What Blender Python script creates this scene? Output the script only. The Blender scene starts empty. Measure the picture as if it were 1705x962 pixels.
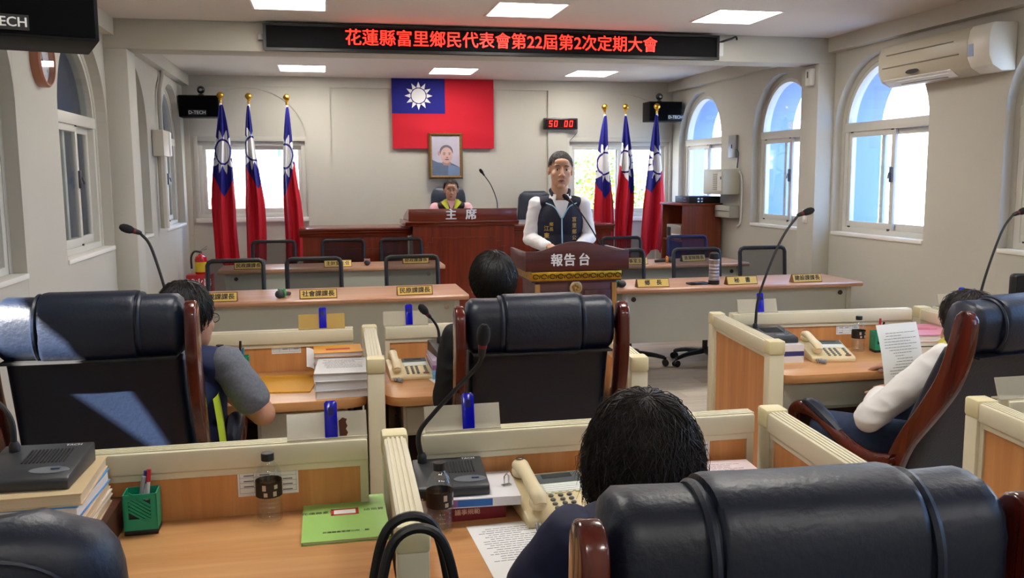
import bpy, bmesh, math, random
from mathutils import noise as mnoise
from mathutils import Vector, Matrix, Euler, Quaternion
random.seed(7)
SC = bpy.context.scene
COL = SC.collection
PI = math.pi

# ------------------------------------------------------------------ camera
CAM_H = 1.56
F_PX, YAW, PITCH, ROLL = 1480.8, 0.2048, 0.1253, -0.0061
cam_d = bpy.data.cameras.new('camera')
cam = bpy.data.objects.new('camera', cam_d); COL.objects.link(cam)
cam_d.sensor_fit = 'HORIZONTAL'; cam_d.sensor_width = 36.0
cam_d.lens = F_PX / 1705.0 * 36.0
cam_d.clip_start = 0.05; cam_d.clip_end = 300
_f = Vector((math.sin(YAW)*math.cos(PITCH), math.cos(YAW)*math.cos(PITCH), -math.sin(PITCH)))
_r = Vector((math.cos(YAW), -math.sin(YAW), 0)); _u = _r.cross(_f)
_r2 = _r*math.cos(ROLL) + _u*math.sin(ROLL); _u2 = -_r*math.sin(ROLL) + _u*math.cos(ROLL)
cam.matrix_world = Matrix(((_r2.x, _u2.x, -_f.x, 0), (_r2.y, _u2.y, -_f.y, 0), (_r2.z, _u2.z, -_f.z, CAM_H), (0, 0, 0, 1)))
SC.camera = cam

# ------------------------------------------------------------------ world, sun, exposure
W = bpy.data.worlds.new('sky'); SC.world = W; W.use_nodes = True
_bg = W.node_tree.nodes['Background']
_bg.inputs[0].default_value = (0.31, 0.53, 1.0, 1); _bg.inputs[1].default_value = 7.5
sun_d = bpy.data.lights.new('sun', 'SUN'); sun_d.energy = 48.0; sun_d.angle = 0.009; sun_d.color = (1.0, 0.95, 0.86)
sun = bpy.data.objects.new('sun', sun_d); COL.objects.link(sun)
sun.rotation_euler = Vector((0.8, 0.6, -0.75)).to_track_quat('-Z', 'Y').to_euler()
SC.view_settings.view_transform = 'Standard'; SC.view_settings.look = 'None'
SC.view_settings.gamma = 1.0; SC.view_settings.use_curve_mapping = False
SC.view_settings.exposure = 0.45
PANEL_EMIT = 20.0
try:
    SC.cycles.use_denoising = True
    SC.cycles.max_bounces = 8; SC.cycles.diffuse_bounces = 4; SC.cycles.transparent_max_bounces = 16
    SC.cycles.sample_clamp_indirect = 10.0
except Exception: pass

# ------------------------------------------------------------------ helpers: colour and materials
def lin(c):
    return tuple(((x/255.0)/12.92 if x/255.0 <= 0.04045 else ((x/255.0+0.055)/1.055)**2.4) for x in c)
MATS = {}
def mat(name, rgb, rough=0.5, metal=0.0, spec=0.5, noise=None, bump=None, emit=None, coat=0.0, alpha=1.0, sub=0.0):
    """noise=(scale, amount, (sx,sy,sz)) varies the colour; bump=(scale, strength)"""
    if name in MATS: return MATS[name]
    m = bpy.data.materials.new(name); m.use_nodes = True; MATS[name] = m
    nt = m.node_tree; b = nt.nodes['Principled BSDF']
    c = lin(rgb)
    b.inputs['Base Color'].default_value = (*c, 1); b.inputs['Roughness'].default_value = rough
    b.inputs['Metallic'].default_value = metal; b.inputs['Specular IOR Level'].default_value = spec
    b.inputs['Coat Weight'].default_value = coat; b.inputs['Alpha'].default_value = alpha
    if sub: b.inputs['Subsurface Weight'].default_value = sub; b.inputs['Subsurface Radius'].default_value = (0.012, 0.004, 0.002)
    if emit:
        b.inputs['Emission Color'].default_value = (*lin(emit[0]), 1); b.inputs['Emission Strength'].default_value = emit[1]
    def coords(s):
        tc = nt.nodes.new('ShaderNodeTexCoord'); mp = nt.nodes.new('ShaderNodeMapping')
        mp.inputs['Scale'].default_value = s; nt.links.new(tc.outputs['Object'], mp.inputs[0]); return mp.outputs[0]
    if noise:
        sc, amt = noise[0], noise[1]; st = noise[2] if len(noise) > 2 else (1, 1, 1)
        n = nt.nodes.new('ShaderNodeTexNoise'); n.inputs['Scale'].default_value = sc; n.inputs['Detail'].default_value = 5
        nt.links.new(coords(st), n.inputs[0])
        r = nt.nodes.new('ShaderNodeValToRGB')
        r.color_ramp.elements[0].position = 0.3; r.color_ramp.elements[1].position = 0.7
        r.color_ramp.elements[0].color = (*[max(0, x*(1-amt)) for x in c], 1)
        r.color_ramp.elements[1].color = (*[min(1, x*(1+amt)) for x in c], 1)
        nt.links.new(n.outputs[0], r.inputs[0]); nt.links.new(r.outputs[0], b.inputs['Base Color'])
    if bump:
        n = nt.nodes.new('ShaderNodeTexNoise'); n.inputs['Scale'].default_value = bump[0]; n.inputs['Detail'].default_value = 3
        nt.links.new(coords(bump[2] if len(bump) > 2 else (1, 1, 1)), n.inputs[0])
        bp = nt.nodes.new('ShaderNodeBump'); bp.inputs['Strength'].default_value = bump[1]; bp.inputs['Distance'].default_value = 0.01
        nt.links.new(n.outputs[0], bp.inputs['Height']); nt.links.new(bp.outputs[0], b.inputs['Normal'])
    return m
def wood(name, a, b_, along='z', rough=0.42, scale=3.0, coat=0.0, spec=0.5):
    if name in MATS: return MATS[name]
    m = bpy.data.materials.new(name); m.use_nodes = True; MATS[name] = m
    nt = m.node_tree; b = nt.nodes['Principled BSDF']
    b.inputs['Roughness'].default_value = rough; b.inputs['Coat Weight'].default_value = coat; b.inputs['Specular IOR Level'].default_value = spec
    tc = nt.nodes.new('ShaderNodeTexCoord'); mp = nt.nodes.new('ShaderNodeMapping')
    st = {'x': (0.6, 12, 12), 'y': (12, 0.6, 12), 'z': (12, 12, 0.6)}[along]
    mp.inputs['Scale'].default_value = st; nt.links.new(tc.outputs['Object'], mp.inputs[0])
    n = nt.nodes.new('ShaderNodeTexNoise'); n.inputs['Scale'].default_value = scale; n.inputs['Detail'].default_value = 7
    n.inputs['Roughness'].default_value = 0.62; n.inputs['Distortion'].default_value = 0.5
    nt.links.new(mp.outputs[0], n.inputs[0])
    r = nt.nodes.new('ShaderNodeValToRGB'); r.color_ramp.elements[0].position = 0.32; r.color_ramp.elements[1].position = 0.68
    r.color_ramp.elements[0].color = (*lin(a), 1); r.color_ramp.elements[1].color = (*lin(b_), 1)
    nt.links.new(n.outputs[0], r.inputs[0]); nt.links.new(r.outputs[0], b.inputs['Base Color'])
    return m
def glass_mat(name, tint=(1, 1, 1), gloss=0.08, rough=0.02, graze=0.45):
    if name in MATS: return MATS[name]
    m = bpy.data.materials.new(name); m.use_nodes = True; MATS[name] = m
    nt = m.node_tree; nt.nodes.clear()
    o = nt.nodes.new('ShaderNodeOutputMaterial'); mx = nt.nodes.new('ShaderNodeMixShader')
    t = nt.nodes.new('ShaderNodeBsdfTransparent'); g = nt.nodes.new('ShaderNodeBsdfGlossy')
    t.inputs[0].default_value = (*tint, 1); g.inputs['Roughness'].default_value = rough
    lw = nt.nodes.new('ShaderNodeLayerWeight'); lw.inputs[0].default_value = 0.5
    pw = nt.nodes.new('ShaderNodeMath'); pw.operation = 'POWER'; pw.inputs[1].default_value = 4.0; nt.links.new(lw.outputs['Facing'], pw.inputs[0])
    ml = nt.nodes.new('ShaderNodeMath'); ml.operation = 'MULTIPLY_ADD'; ml.inputs[1].default_value = graze; ml.inputs[2].default_value = gloss*0.6
    nt.links.new(pw.outputs[0], ml.inputs[0]); ml.use_clamp = True
    nt.links.new(ml.outputs[0], mx.inputs[0]); nt.links.new(t.outputs[0], mx.inputs[1]); nt.links.new(g.outputs[0], mx.inputs[2])
    nt.links.new(mx.outputs[0], o.inputs[0]); return m
def sheer(name, rgb, opacity):
    if name in MATS: return MATS[name]
    m = bpy.data.materials.new(name); m.use_nodes = True; MATS[name] = m
    nt = m.node_tree; b = nt.nodes['Principled BSDF']; o = nt.nodes['Material Output']
    b.inputs['Base Color'].default_value = (*lin(rgb), 1); b.inputs['Roughness'].default_value = 0.8
    mx = nt.nodes.new('ShaderNodeMixShader'); t = nt.nodes.new('ShaderNodeBsdfTransparent'); mx.inputs[0].default_value = opacity
    nt.links.new(t.outputs[0], mx.inputs[1]); nt.links.new(b.outputs[0], mx.inputs[2]); nt.links.new(mx.outputs[0], o.inputs[0])
    return m

# ------------------------------------------------------------------ helpers: mesh building
def rotm(rx=0, ry=0, rz=0): return Euler((rx, ry, rz)).to_matrix()
def smooth_path(pts, n=6):
    P = [Vector(p) for p in pts]
    if len(P) < 3: return P
    out = []
    for i in range(len(P)-1):
        p0 = P[i-1] if i else P[0]*2-P[1]; p1 = P[i]; p2 = P[i+1]; p3 = P[i+2] if i+2 < len(P) else P[-1]*2-P[-2]
        for k in range(n):
            t = k/n
            out.append(0.5*((2*p1)+(p2-p0)*t+(2*p0-5*p1+4*p2-p3)*t*t+(3*p1-p0-3*p2+p3)*t**3))
    out.append(P[-1]); return out
def lerp_list(r, n):
    if not hasattr(r, '__len__'): return [r]*n
    out = []
    for i in range(n):
        t = i/(n-1)*(len(r)-1); k = min(int(t), len(r)-2); out.append(r[k]+(r[k+1]-r[k])*(t-k))
    return out
class MB:
    def __init__(s): s.v = []; s.f = []; s.m = []; s.mi = 0; s.nb = 0
    def add(s, vs, fs):
        o = len(s.v); s.v += [tuple(p) for p in vs]; s.f += [tuple(i+o for i in f) for f in fs]; s.m += [s.mi]*len(fs); return s
    def mat(s, i): s.mi = i; return s
    def box(s, c, d, R=None, bev=0.0, seg=2):
        s.nb += 1; e_ = .00016*((s.nb-1) % 7); d = [x+e_ if x > .004 else x for x in d]      # neighbours never share a plane exactly
        c = Vector(c); hx, hy, hz = d[0]/2, d[1]/2, d[2]/2
        if bev > 0:
            bm = bmesh.new(); bmesh.ops.create_cube(bm, size=1)
            for v in bm.verts: v.co = Vector((v.co.x*d[0], v.co.y*d[1], v.co.z*d[2]))
            bmesh.ops.bevel(bm, geom=list(bm.edges), offset=min(bev, min(d)*0.49), segments=seg, profile=0.5, affect='EDGES')
            bm.verts.index_update(); vs = [v.co.copy() for v in bm.verts]; fs = [[v.index for v in f.verts] for f in bm.faces]; bm.free()
        else:
            vs = [Vector((x*hx, y*hy, z*hz)) for x in (-1, 1) for y in (-1, 1) for z in (-1, 1)]
            fs = [(0, 1, 3, 2), (4, 6, 7, 5), (0, 4, 5, 1), (2, 3, 7, 6), (0, 2, 6, 4), (1, 5, 7, 3)]
        if R is not None: vs = [R @ v for v in vs]
        return s.add([v+c for v in vs], fs)
    def bx(s, x0, x1, y0, y1, z0, z1, bev=0.0, seg=2):
        return s.box(((x0+x1)/2, (y0+y1)/2, (z0+z1)/2), (abs(x1-x0), abs(y1-y0), abs(z1-z0)), None, bev, seg)
    def tube(s, pts, r, n=8, caps=True, sm=0, flat=None):
        P = smooth_path(pts, sm) if sm else [Vector(p) for p in pts]
        R = lerp_list(r, len(P)); vs = []; fs = []
        T = [(P[min(i+1, len(P)-1)]-P[max(i-1, 0)]).normalized() for i in range(len(P))]
        u = T[0].orthogonal().normalized()
        if flat is not None: u = (Vector(flat[0])-T[0]*T[0].dot(Vector(flat[0]))).normalized()
        for i, p in enumerate(P):
            u = (u-T[i]*T[i].dot(u)).normalized(); w = T[i].cross(u)
            k = flat[1] if flat is not None else 1.0
            for j in range(n):
                a = 2*PI*j/n; vs.append(p+u*(math.cos(a)*R[i]*k)+w*(math.sin(a)*R[i]))
        for i in range(len(P)-1):
            for j in range(n): fs.append((i*n+j, i*n+(j+1) % n, (i+1)*n+(j+1) % n, (i+1)*n+j))
        if caps: fs.append(tuple(range(n))[::-1]); fs.append(tuple(range((len(P)-1)*n, len(P)*n)))
        return s.add(vs, fs)
    def cyl(s, p0, p1, r, r1=None, n=16): return s.tube([p0, p1], [r, r if r1 is None else r1], n)
    def lathe(s, prof, c=(0, 0, 0), n=24, R=None, caps=True):
        c = Vector(c); vs = []; fs = []
        for r, z in prof:
            for j in range(n):
                a = 2*PI*j/n; q = Vector((r*math.cos(a), r*math.sin(a), z)); vs.append((R @ q if R is not None else q)+c)
        for i in range(len(prof)-1):
            for j in range(n): fs.append((i*n+j, i*n+(j+1) % n, (i+1)*n+(j+1) % n, (i+1)*n+j))
        if caps: fs.append(tuple(range(n))[::-1]); fs.append(tuple(range((len(prof)-1)*n, len(prof)*n)))
        return s.add(vs, fs)
    def prism(s, poly, lo, hi, ax='y'):
        def q(a, b, h): return {'x': (h, a, b), 'y': (a, h, b), 'z': (a, b, h)}[ax]
        n = len(poly); vs = [q(a, b, lo) for a, b in poly]+[q(a, b, hi) for a, b in poly]
        fs = [tuple(range(n))[::-1], tuple(range(n, 2*n))]+[(i, (i+1) % n, n+(i+1) % n, n+i) for i in range(n)]
        return s.add(vs, fs)
    def ell(s, c, r, nu=20, nv=12, R=None, keep=None):
        c = Vector(c); vs = [Vector((0, 0, -r[2]))]; fs = []
        for i in range(1, nv):
            t = -PI/2+PI*i/nv
            for j in range(nu):
                a = 2*PI*j/nu; vs.append(Vector((r[0]*math.cos(t)*math.cos(a), r[1]*math.cos(t)*math.sin(a), r[2]*math.sin(t))))
        vs.append(Vector((0, 0, r[2]))); L = len(vs)-1
        for j in range(nu):
            fs.append((0, 1+(j+1) % nu, 1+j)); b = 1+(nv-2)*nu; fs.append((b+j, b+(j+1) % nu, L))
        for i in range(nv-2):
            for j in range(nu): o = 1+i*nu; fs.append((o+j, o+(j+1) % nu, o+nu+(j+1) % nu, o+nu+j))
        if keep: fs = [f for f in fs if all(keep(vs[k]) for k in f)]
        if R is not None: vs = [R @ v for v in vs]
        return s.add([v+c for v in vs], fs)
    def grid(s, fn, nu, nv, closed=False, pick=None):
        vs = [fn(i/nu, j/nv) for j in range(nv+1) for i in range(nu+1)]
        o = len(s.v); s.v += [tuple(p) for p in vs]
        for j in range(nv):
            for i in range(nu):
                a = j*(nu+1)+i; s.f.append((o+a, o+a+1, o+a+nu+2, o+a+nu+1)); s.m.append(pick((i+.5)/nu, (j+.5)/nv) if pick else s.mi)
        return s
    def poly(s, pts): return s.add(pts, [tuple(range(len(pts)))])
    def xf(s, M):
        s.v = [tuple(M @ Vector(p)) for p in s.v]; return s
    def mesh(s, name, bev=0.0, seg=2, ang=35, weld=False, flatshade=False):
        me = bpy.data.meshes.new(name); me.from_pydata(s.v, [], s.f)
        for p, k in zip(me.polygons, s.m): p.material_index = k
        bm = bmesh.new(); bm.from_mesh(me)
        if weld: bmesh.ops.remove_doubles(bm, verts=bm.verts, dist=1e-5)
        bmesh.ops.recalc_face_normals(bm, faces=bm.faces)
        if bev > 0:
            ed = [e for e in bm.edges if len(e.link_faces) == 2 and e.calc_face_angle(0) > 0.6]
            bmesh.ops.bevel(bm, geom=ed, offset=bev, segments=seg, profile=0.5, affect='EDGES', clamp_overlap=True)
        bm.to_mesh(me); bm.free()
        if not flatshade:
            me.polygons.foreach_set('use_smooth', [True]*len(me.polygons))
            me.set_sharp_from_angle(angle=math.radians(ang))
        me.update(); return me
    def build(s, name, mats, parent=None, bev=0.0, seg=2, ang=35, weld=False, loc=None, rot=None, flatshade=False):
        me = s.mesh(name, bev, seg, ang, weld, flatshade)
        for m in (mats if isinstance(mats, (list, tuple)) else [mats]): me.materials.append(m)
        return place(name, me, parent, loc, rot)
def place(name, me, parent=None, loc=None, rot=None):
    o = bpy.data.objects.new(name, me); COL.objects.link(o)
    if parent: o.parent = parent
    if loc is not None: o.location = loc
    if rot is not None: o.rotation_euler = rot
    return o
def tag(o, label, cat, group=None):
    o['label'] = label; o['category'] = cat
    if group: o['group'] = group
    return o
def struct(o, label):
    o['kind'] = 'structure'; o['label'] = label; return o
def thing(name, label, cat, loc=(0, 0, 0), rz=0.0, group=None):
    o = bpy.data.objects.new(name, None); COL.objects.link(o); o.empty_display_size = 0.05
    o.location = loc; o.rotation_euler = (0, 0, rz); return tag(o, label, cat, group)
def dup(root, loc, rz, label, group=None, parent=None):
    r = root.copy(); COL.objects.link(r); r.location = loc
    r.rotation_euler = (root.rotation_euler[0], root.rotation_euler[1], rz); r['label'] = label
    if group: r['group'] = group
    for ch in root.children:
        c = ch.copy(); COL.objects.link(c); c.parent = r
        for g in ch.children: d = g.copy(); COL.objects.link(d); d.parent = c
    return r
def text(name, body, size, m, parent=None, loc=(0, 0, 0), rot=(PI/2, 0, 0), ext=0.0, off=0.0, sx=1.0, space=1.0, align='CENTER', bold=0.0):
    cu = bpy.data.curves.new(name, 'FONT'); cu.body = body; cu.size = size; cu.extrude = ext
    cu.align_x = align; cu.align_y = 'CENTER'; cu.space_character = space; cu.resolution_u = 3
    o = bpy.data.objects.new(name+'_src', cu); COL.objects.link(o)
    dg = bpy.context.evaluated_depsgraph_get(); me = bpy.data.meshes.new_from_object(o.evaluated_get(dg)); me.name = name
    bpy.data.objects.remove(o); bpy.data.curves.remove(cu)
    bold = bold or off
    if bold:
        k = MB(); vs = [v.co.copy() for v in me.vertices]; fs = [tuple(p.vertices) for p in me.polygons]
        for j, (dx, dy) in enumerate(((0, 0), (bold, 0), (-bold, 0), (0, bold*.6), (0, -bold*.6))): k.add([(v.x+dx, v.y+dy, v.z+j*2e-5) for v in vs], fs)
        me = k.mesh(name, flatshade=True)
    me.materials.clear(); me.materials.append(m)
    q = place(name, me, parent, loc, rot); q.scale = (sx, 1, 1); return q
def blob(parts, voxel=0.008, it=4):
    """union of ellipsoids ('e',c,r[,R]) and tapered limbs ('c',p0,p1,r0,r1) grown into one continuous skin"""
    b = MB()
    for p in parts:
        if p[0] == 'e': b.ell(p[1], p[2], 24, 14, p[3] if len(p) > 3 else None)
        else:
            a, c = Vector(p[1]), Vector(p[2]); d = c-a; n = max(2, int(d.length/0.02))
            b.ell(a, (p[3],)*3, 18, 10); b.ell(c, (p[4],)*3, 18, 10); b.tube([a, c], [p[3], p[4]], 18)
    me = bpy.data.meshes.new('tmp'); me.from_pydata(b.v, [], b.f)
    o = bpy.data.objects.new('tmp', me); COL.objects.link(o)
    r = o.modifiers.new('r', 'REMESH'); r.mode = 'VOXEL'; r.voxel_size = voxel; r.use_smooth_shade = True
    if it: k = o.modifiers.new('s', 'SMOOTH'); k.factor = 0.5; k.iterations = it
    dg = bpy.context.evaluated_depsgraph_get(); res = bpy.data.meshes.new_from_object(o.evaluated_get(dg))
    bpy.data.objects.remove(o); bpy.data.meshes.remove(me)
    res.polygons.foreach_set('use_smooth', [True]*len(res.polygons)); return res
def blobobj(name, parts, m, parent, voxel=0.008, it=4, loc=None, rot=None, wr=None):
    me = blob(parts, voxel, it); me.name = name; me.materials.clear()
    if wr:
        amp, fq, st = wr; nr = [v.normal.copy() for v in me.vertices]
        for v, n_ in zip(me.vertices, nr):
            q_ = Vector((v.co.x*fq*st[0], v.co.y*fq*st[1], v.co.z*fq*st[2])); d_ = 1-2*abs(mnoise.noise(q_)); v.co += n_*(amp*d_)
        me.update()
    for x in (m if isinstance(m, (list, tuple)) else [m]): me.materials.append(x)
    return place(name, me, parent, loc, rot)
# ------------------------------------------------------------------ room constants
XL, XR, YB, Y0, ZC = -1.545, 4.315, 10.72, -2.2, 2.718
BY0, BY1, BZ = 7.07, 7.345, 2.503
WT = 0.42
WALLM = mat('wall_paint', (190, 186, 173), 0.75, noise=(1.2, 0.03), bump=(60, 0.02))
CEILM = mat('ceiling_paint', (218, 211, 204), 0.85, noise=(1.0, 0.02))
FRAMEM = mat('window_aluminium', (206, 203, 192), 0.4, spec=0.4)
OUTM = mat('outer_sky_tint', (126, 146, 198), 0.8)  # blue skylight on the window reveals is put into this wall colour
GLASS = glass_mat('window_glass', (0.93, 0.97, 0.98), 0.05)
DARK = mat('dark_gap', (24, 24, 26), 0.6)
WIN = [(9.35, 10.48), (7.5, 8.52), (5.86, 7.0), (3.9, 5.02), (1.95, 3.07), (0.0, 1.1)]
WINL = WIN[:4]+[(1.67, 2.27)]  # last left opening is out of view, added and sized for the sun patch
SILL, SPR, TOP = 1.075, 1.955, 2.485

# ------------------------------------------------------------------ floor
fl = MB().bx(XL-WT, XR+WT, Y0-.2, YB+.3, -.2, -.006)
floor = struct(fl.build('floor', mat('floor_screed', (110, 102, 94), 0.8)), 'grey oak plank floor of the council chamber')
plankms = [wood('floor_plank_%d' % i, a, b, 'x', 0.38, 2.2) for i, (a, b) in enumerate([((190, 175, 152), (218, 202, 178)), ((174, 160, 140), (208, 193, 170)), ((200, 185, 162), (228, 212, 188))])]
PW, PL = 0.19, 1.22
pms = []
for k in range(3):
    pms.append(MB().bx(-PL/2+.001, PL/2-.001, -PW/2+.001, PW/2-.001, -.006, 0).mesh('plank')); pms[-1].materials.append(plankms[k])
row = 0; y = 2.0
while y < YB:
    x = XL-(row*0.47 % PL)
    while x < XR:
        x0, x1 = max(x, XL), min(x+PL, XR)
        if x1-x0 > .1:
            p = place('plank', pms[random.randrange(3)], floor, ((x0+x1)/2, y+PW/2, 0)); p.scale = ((x1-x0)/PL, 1, 1)
        x += PL
    y += PW; row += 1
# ------------------------------------------------------------------ walls
def opening(b, u0, u1, z0, zs, zt, grow, lay, put):
    """fills a wall strip u0..u1 (already as wide as the grown opening) below and above an arched opening"""
    c, a = (u0+u1)/2, (u1-u0)/2
    put(u0, u1, 0, z0-grow*0.4, lay)
    N = 20; hi = zt-zs+grow
    for i in range(N):
        t0, t1 = PI-PI*i/N, PI-PI*(i+1)/N
        ua, ub = c+a*math.cos(t0), c+a*math.cos(t1); za, zb = zs+hi*math.sin(t0), zs+hi*math.sin(t1)
        put((ua, za), (ub, zb), None, None, lay)
def side_wall(name, xin, sgn, label, wins):
    b = MB()
    for lay, (d0, d1, g) in enumerate([(0.0, 0.07, 0.045), (0.07, 0.16, 0.0), (0.16, WT, 0.0)]):
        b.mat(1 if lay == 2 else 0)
        xa, xb = xin+sgn*d0, xin+sgn*d1; x0, x1 = min(xa, xb), max(xa, xb)
        def put(p, q, z0, z1, lay_):
            if z0 is None:
                (ua, za), (ub, zb) = p, q
                b.add([(x0, ua, za), (x0, ub, zb), (x0, ub, ZC), (x0, ua, ZC), (x1, ua, za), (x1, ub, zb), (x1, ub, ZC), (x1, ua, ZC)],
                      [(0, 1, 2, 3), (4, 7, 6, 5), (0, 4, 5, 1), (2, 6, 7, 3)])
            else: b.bx(x0, x1, p, q, z0, z1)
        e = YB+.3
        for (y0, y1) in wins:
            y0, y1 = y0-g, y1+g
            b.bx(x0, x1, y1, e, 0, ZC); e = y0
            opening(b, y0, y1, SILL, SPR, TOP, g, lay, put)
        b.bx(x0, x1, Y0-.2, e, 0, ZC)
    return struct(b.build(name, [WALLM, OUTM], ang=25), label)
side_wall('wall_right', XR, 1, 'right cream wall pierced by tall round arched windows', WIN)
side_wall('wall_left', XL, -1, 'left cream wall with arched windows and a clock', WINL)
b = MB()
BW = [(-1.41, -0.22, 1.11, 1.985), (2.965, 4.28, 1.05, 1.985)]
e = XL
for (x0, x1, z0, z1) in BW:
    b.bx(e, x0, YB+.03, YB+.3, 0, ZC); b.bx(x0, x1, YB+.03, YB+.3, 0, z0); b.bx(x0, x1, YB+.03, YB+.3, z1, ZC); e = x1
b.bx(e, XR, YB+.03, YB+.3, 0, ZC)
struct(b.build('wall_back', WALLM), 'cream back wall behind the flags and the dais')
struct(MB().bx(XL-WT, XR+WT, Y0-.2, Y0, 0, ZC).build('wall_rear', WALLM), 'cream wall behind the photographer')
# raised strips and spandrels of the back wall
def trim(n, mb, label, m=WALLM, bev=0.0): return struct(mb.build('trim_%d' % n, m, bev=bev), label)
tb = MB().bx(XL, XR, YB-.0, YB+.031, 2.6, ZC)
for x0, x1 in ((-.2, .08), (2.69, 2.93), (XL, -1.49)): tb.bx(x0, x1, YB, YB+.031, 0, 2.6)
trim(1, tb, 'flat raised strips framing panels on the back wall')
def spandrel(x0, x1, zs, zt, y0, y1):
    s = MB(); c, a = (x0+x1)/2, (x1-x0)/2; N = 28
    for i in range(N):
        t0, t1 = PI-PI*i/N, PI-PI*(i+1)/N
        ua, ub, za, zb = c+a*math.cos(t0), c+a*math.cos(t1), zs+(zt-zs)*math.sin(t0), zs+(zt-zs)*math.sin(t1)
        s.add([(ua, y0, za), (ub, y0, zb), (ub, y0, 2.6), (ua, y0, 2.6), (ua, y1, za), (ub, y1, zb)], [(0, 1, 2, 3), (0, 4, 5, 1)])
    return s
trim(2, spandrel(-1.49, -.2, 1.99, 2.585, YB+.014, YB+.031), 'arched blind recess above the left back window')
trim(3, spandrel(2.93, 4.31, 1.99, 2.57, YB+.014, YB+.031), 'arched blind recess above the right back window')
# beams and pilasters
trim(4, MB().bx(XL, XR, BY0, BY1, BZ, ZC), 'cream ceiling beam carrying the long display', bev=.004)
trim(5, MB().bx(XL, XL+.16, BY0, BY1, 0, BZ), 'cream pilaster on the left wall under the beam', bev=.004)
trim(6, MB().bx(XR-.16, XR, BY0, BY1, 0, BZ), 'cream pilaster on the right wall under the beam', bev=.004)
trim(7, MB().bx(XL, XL+.078, Y0, YB, 2.597, ZC), 'shallow ceiling beam along the left wall')
trim(8, MB().bx(XR-.078, XR, Y0, YB, 2.597, ZC), 'shallow ceiling beam along the right wall')
# ------------------------------------------------------------------ ceiling and its square light panels
LX = [(-.45, .05), (1.165, 1.665), (2.745, 3.245)]
LY = [(9.65, 10.2), (6.0, 6.53), (2.35, 2.88), (-1.3, -.77)]
cb = MB(); xs = [XL-WT]+[v for p in LX for v in p]+[XR+WT]
ys = [Y0-.2]+[v for p in sorted(LY) for v in p]+[YB+.3]
for i in range(len(xs)-1):
    for j in range(len(ys)-1):
        if i % 2 and j % 2: cb.bx(xs[i], xs[i+1], ys[j], ys[j+1], ZC+.08, ZC+.12)
        else: cb.bx(xs[i], xs[i+1], ys[j], ys[j+1], ZC, ZC+.12)
struct(cb.build('ceiling', CEILM), 'flat off-white ceiling with recessed light panels')
emm = mat('light_diffuser', (255, 255, 255), 0.5, emit=((255, 250, 243), PANEL_EMIT))
LNM = ['left', 'middle', 'right']; LRW = ['above the dais', 'in front of the long display', 'over the council desks', 'behind the camera']
for j, (y0, y1) in enumerate(LY):
    for i, (x0, x1) in enumerate(LX):
        t = thing('ceiling_light', 'square white ceiling light panel %s, %s of three' % (LRW[j], LNM[i]), 'ceiling light', ((x0+x1)/2, (y0+y1)/2, ZC), 0, 'ceiling light panels')
        w, d = (x1-x0)/2, (y1-y0)/2; f = MB()
        for a in ((-w, w, -d, -d+.014), (-w, w, d-.014, d), (-w, -w+.014, -d, d), (w-.014, w, -d, d)): f.bx(*a, -.004, .03)
        f.build('frame', mat('light_frame', (235, 235, 232), 0.4), t)
        MB().bx(-w+.014, w-.014, -d+.014, d-.014, .006, .016).build('diffuser', emm, t)
# ------------------------------------------------------------------ windows
def arc_ring(b, a, zs, h, w, y0, y1, N=28):
    for i in range(N):
        t0, t1 = PI*i/N, PI*(i+1)/N
        def p(t, k): return ((a-k)*math.cos(t), zs+(h-k)*math.sin(t))
        q = [p(t0, 0), p(t1, 0), p(t1, w), p(t0, w)]
        b.add([(x, y0, z) for x, z in q]+[(x, y1, z) for x, z in q], [(0, 1, 2, 3), (4, 7, 6, 5), (0, 4, 5, 1), (2, 6, 7, 3)])
def sash(t, x0, x1, z0, z1, y, fw=.045, latch=None):
    s = MB()
    for q in ((x0, x0+fw, z0, z1), (x1-fw, x1, z0, z1), (x0, x1, z0, z0+fw*1.25), (x0, x1, z1-fw, z1)): s.bx(q[0], q[1], y-.013, y+.013, q[2], q[3], .003)
    o = s.build('sash', FRAMEM, t)
    MB().bx(x0+fw-.004, x1-fw+.004, y-.003, y+.003, z0+fw*1.2, z1-fw+.004).build('pane', GLASS, o)
    if latch is not None:
        l = MB().bx(latch-.016, latch+.016, y-.03, y-.013, 1.5, 1.62, .005); l.tube([(latch, y-.036, 1.575), (latch+.004, y-.05, 1.53)], .007, 6)
        l.build('latch', mat('latch_metal', (96, 98, 104), 0.35, 0.8), o)
def rollers(b, x0, x1, y, z0, z1):
    for x in (x0+.03, x1-.05): b.bx(x, x+.03, y-.02, y-.014, z0-.006, z0+.012); b.bx(x, x+.03, y-.02, y-.014, z1-.008, z1+.01)
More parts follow.
